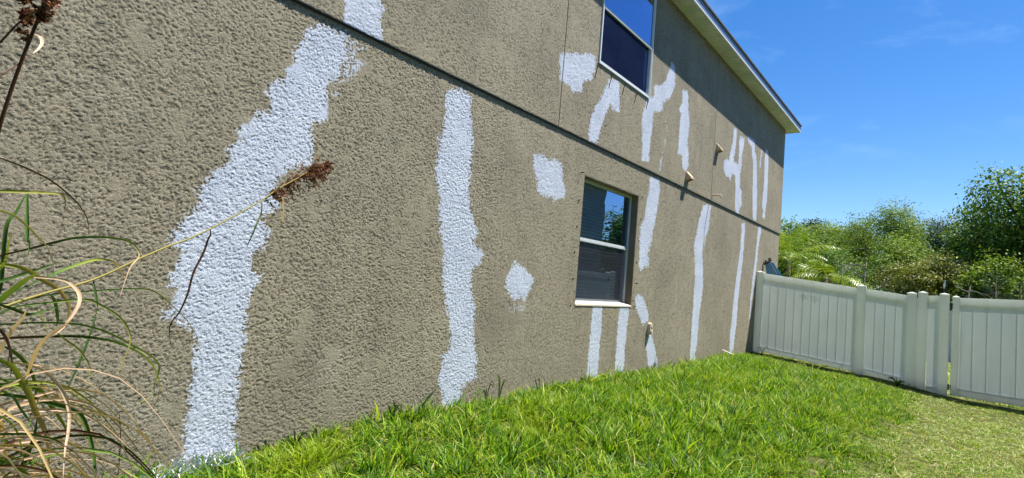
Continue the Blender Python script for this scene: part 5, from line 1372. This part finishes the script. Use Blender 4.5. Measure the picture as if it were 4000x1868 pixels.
# pine sapling
def pine(x, y, top, r_, label, seed):
    r = np.random.default_rng(seed)
    X_, Y_, Z_ = far(x, y, top)
    o = empty('pine_sapling', (X_, Y_, -0.4)); tag(o, label, 'pine')
    MB().tube([(X_, Y_, -0.6), (X_, Y_, Z_)], [0.06, 0.012], 7).build('trunk', M['bark'], o, smooth=True)
    V, F, T = [], [], []
    mbb = MB()
    for k in range(34):
        z = -0.2+(Z_+0.2)*(0.25+0.75*k/34); a = r.uniform(0, 6.283); ln = r_*SF*(1.15-0.8*k/34)*r.uniform(0.7, 1.1)
        d = np.array([math.cos(a), math.sin(a), 0.75]); d /= np.linalg.norm(d)
        p0 = np.array([X_, Y_, z]); p1 = p0+d*ln
        mbb.tube([tuple(p0), tuple(p1)], [0.014, 0.006], 5)
        for j in range(90):
            f = 0.35+0.65*r.random(); c = p0+(p1-p0)*f
            e = d*0.9+r.normal(size=3)*0.55+np.array([0, 0, 0.3]); e /= np.linalg.norm(e)
            s_ = np.cross(e, r.normal(size=3)); s_ /= np.linalg.norm(s_); q = len(V)
            l2 = r.uniform(0.10, 0.2)
            V += [c-s_*0.004, c+s_*0.004, c+e*l2]; T += [r.uniform(0, 1)]*3; F.append((q, q+1, q+2))
    mbb.build('branches', M['bark'], o)
    link('needles', np_mesh('needles', V, F, {'tint': T}), TL['pine'], o)
pine(16.2, -4.40, 2.15, 0.45, 'young pine with upright tufts behind the gate leaf, taller of two', 60)
pine(16.4, -4.82, 1.98, 0.35, 'smaller young pine right of the taller one behind the gate leaf', 61)

# bare grey branches in front of the shrubs
def snag(x, y, z, n, L_, label, seed):
    r = random.Random(seed)
    X_, Y_, Z_ = far(x, y, z)
    o = empty('bare_snag', (X_, Y_, -0.4)); tag(o, label, 'dead branch', 'dead branches beyond the fence')
    mb = MB()
    mb.tube([(X_, Y_, -0.5), (X_+0.1, Y_+0.1, Z_*0.6), (X_, Y_, Z_)], [0.05, 0.035, 0.02], 6)
    for k in range(n):
        f = r.uniform(0.45, 1); s_ = Vector((X_+0.1*(1-f), Y_, -0.5+(Z_+0.5)*f))
        a = r.uniform(0, 6.283)
        pts = [s_]
        d = Vector((math.cos(a)*0.6, math.sin(a), r.uniform(0.0, 0.8))).normalized()
        for j in range(5):
            d = (d+Vector([r.uniform(-.3, .3) for _ in range(3)])).normalized()
            pts.append(pts[-1]+d*L_*0.2*r.uniform(0.8, 1.2))
        mb.tube(pts, [0.018, 0.015, 0.012, 0.009, 0.006, 0.003], 5)
        for q in (2, 3, 4):
            dd_ = (d+Vector([r.uniform(-1, 1) for _ in range(3)])).normalized()
            mb.tube([pts[q], pts[q]+dd_*L_*0.15, pts[q]+dd_*L_*0.3+Vector((0, 0, -0.05))], [0.008, 0.006, 0.003], 4)
    mb.build('branches', M['dead_wood'], o, smooth=True)
snag(18.3, -1.75, 2.5, 8, 1.3, 'bare grey branches tangled above the fence right of its middle post', 70)
snag(18.2, -1.2, 2.3, 4, 1.0, 'thinner bare branches between the palm and the grey tangle', 71)
snag(17.8, -4.0, 1.95, 5, 1.0, 'pale bare sticks leaning behind the gate', 72)
# tree mirrored in the upper glass of the ground-floor window
for (xx, yy, zz, r_, s_, lb) in ((44, -19.0, 8.0, 2.3, 80, 'tall tree at the end of the side yard, mirrored in the window'), (50, -27.5, 5.6, 3.6, 81, 'low wide tree at the end of the side yard left of the mirrored one'), (60, -30, 6.4, 5.0, 82, 'far tree at the end of the side yard, behind the mirrored one'), (62, -22, 7.2, 5.0, 83, 'far tree at the end of the side yard, right of the mirrored one')):
    tree('leafy_tree', xx, yy, zz, r_, r_, 'mid', lb, nb=12, nleaf=9000, ls=0.35, seed=s_, low=0.1)
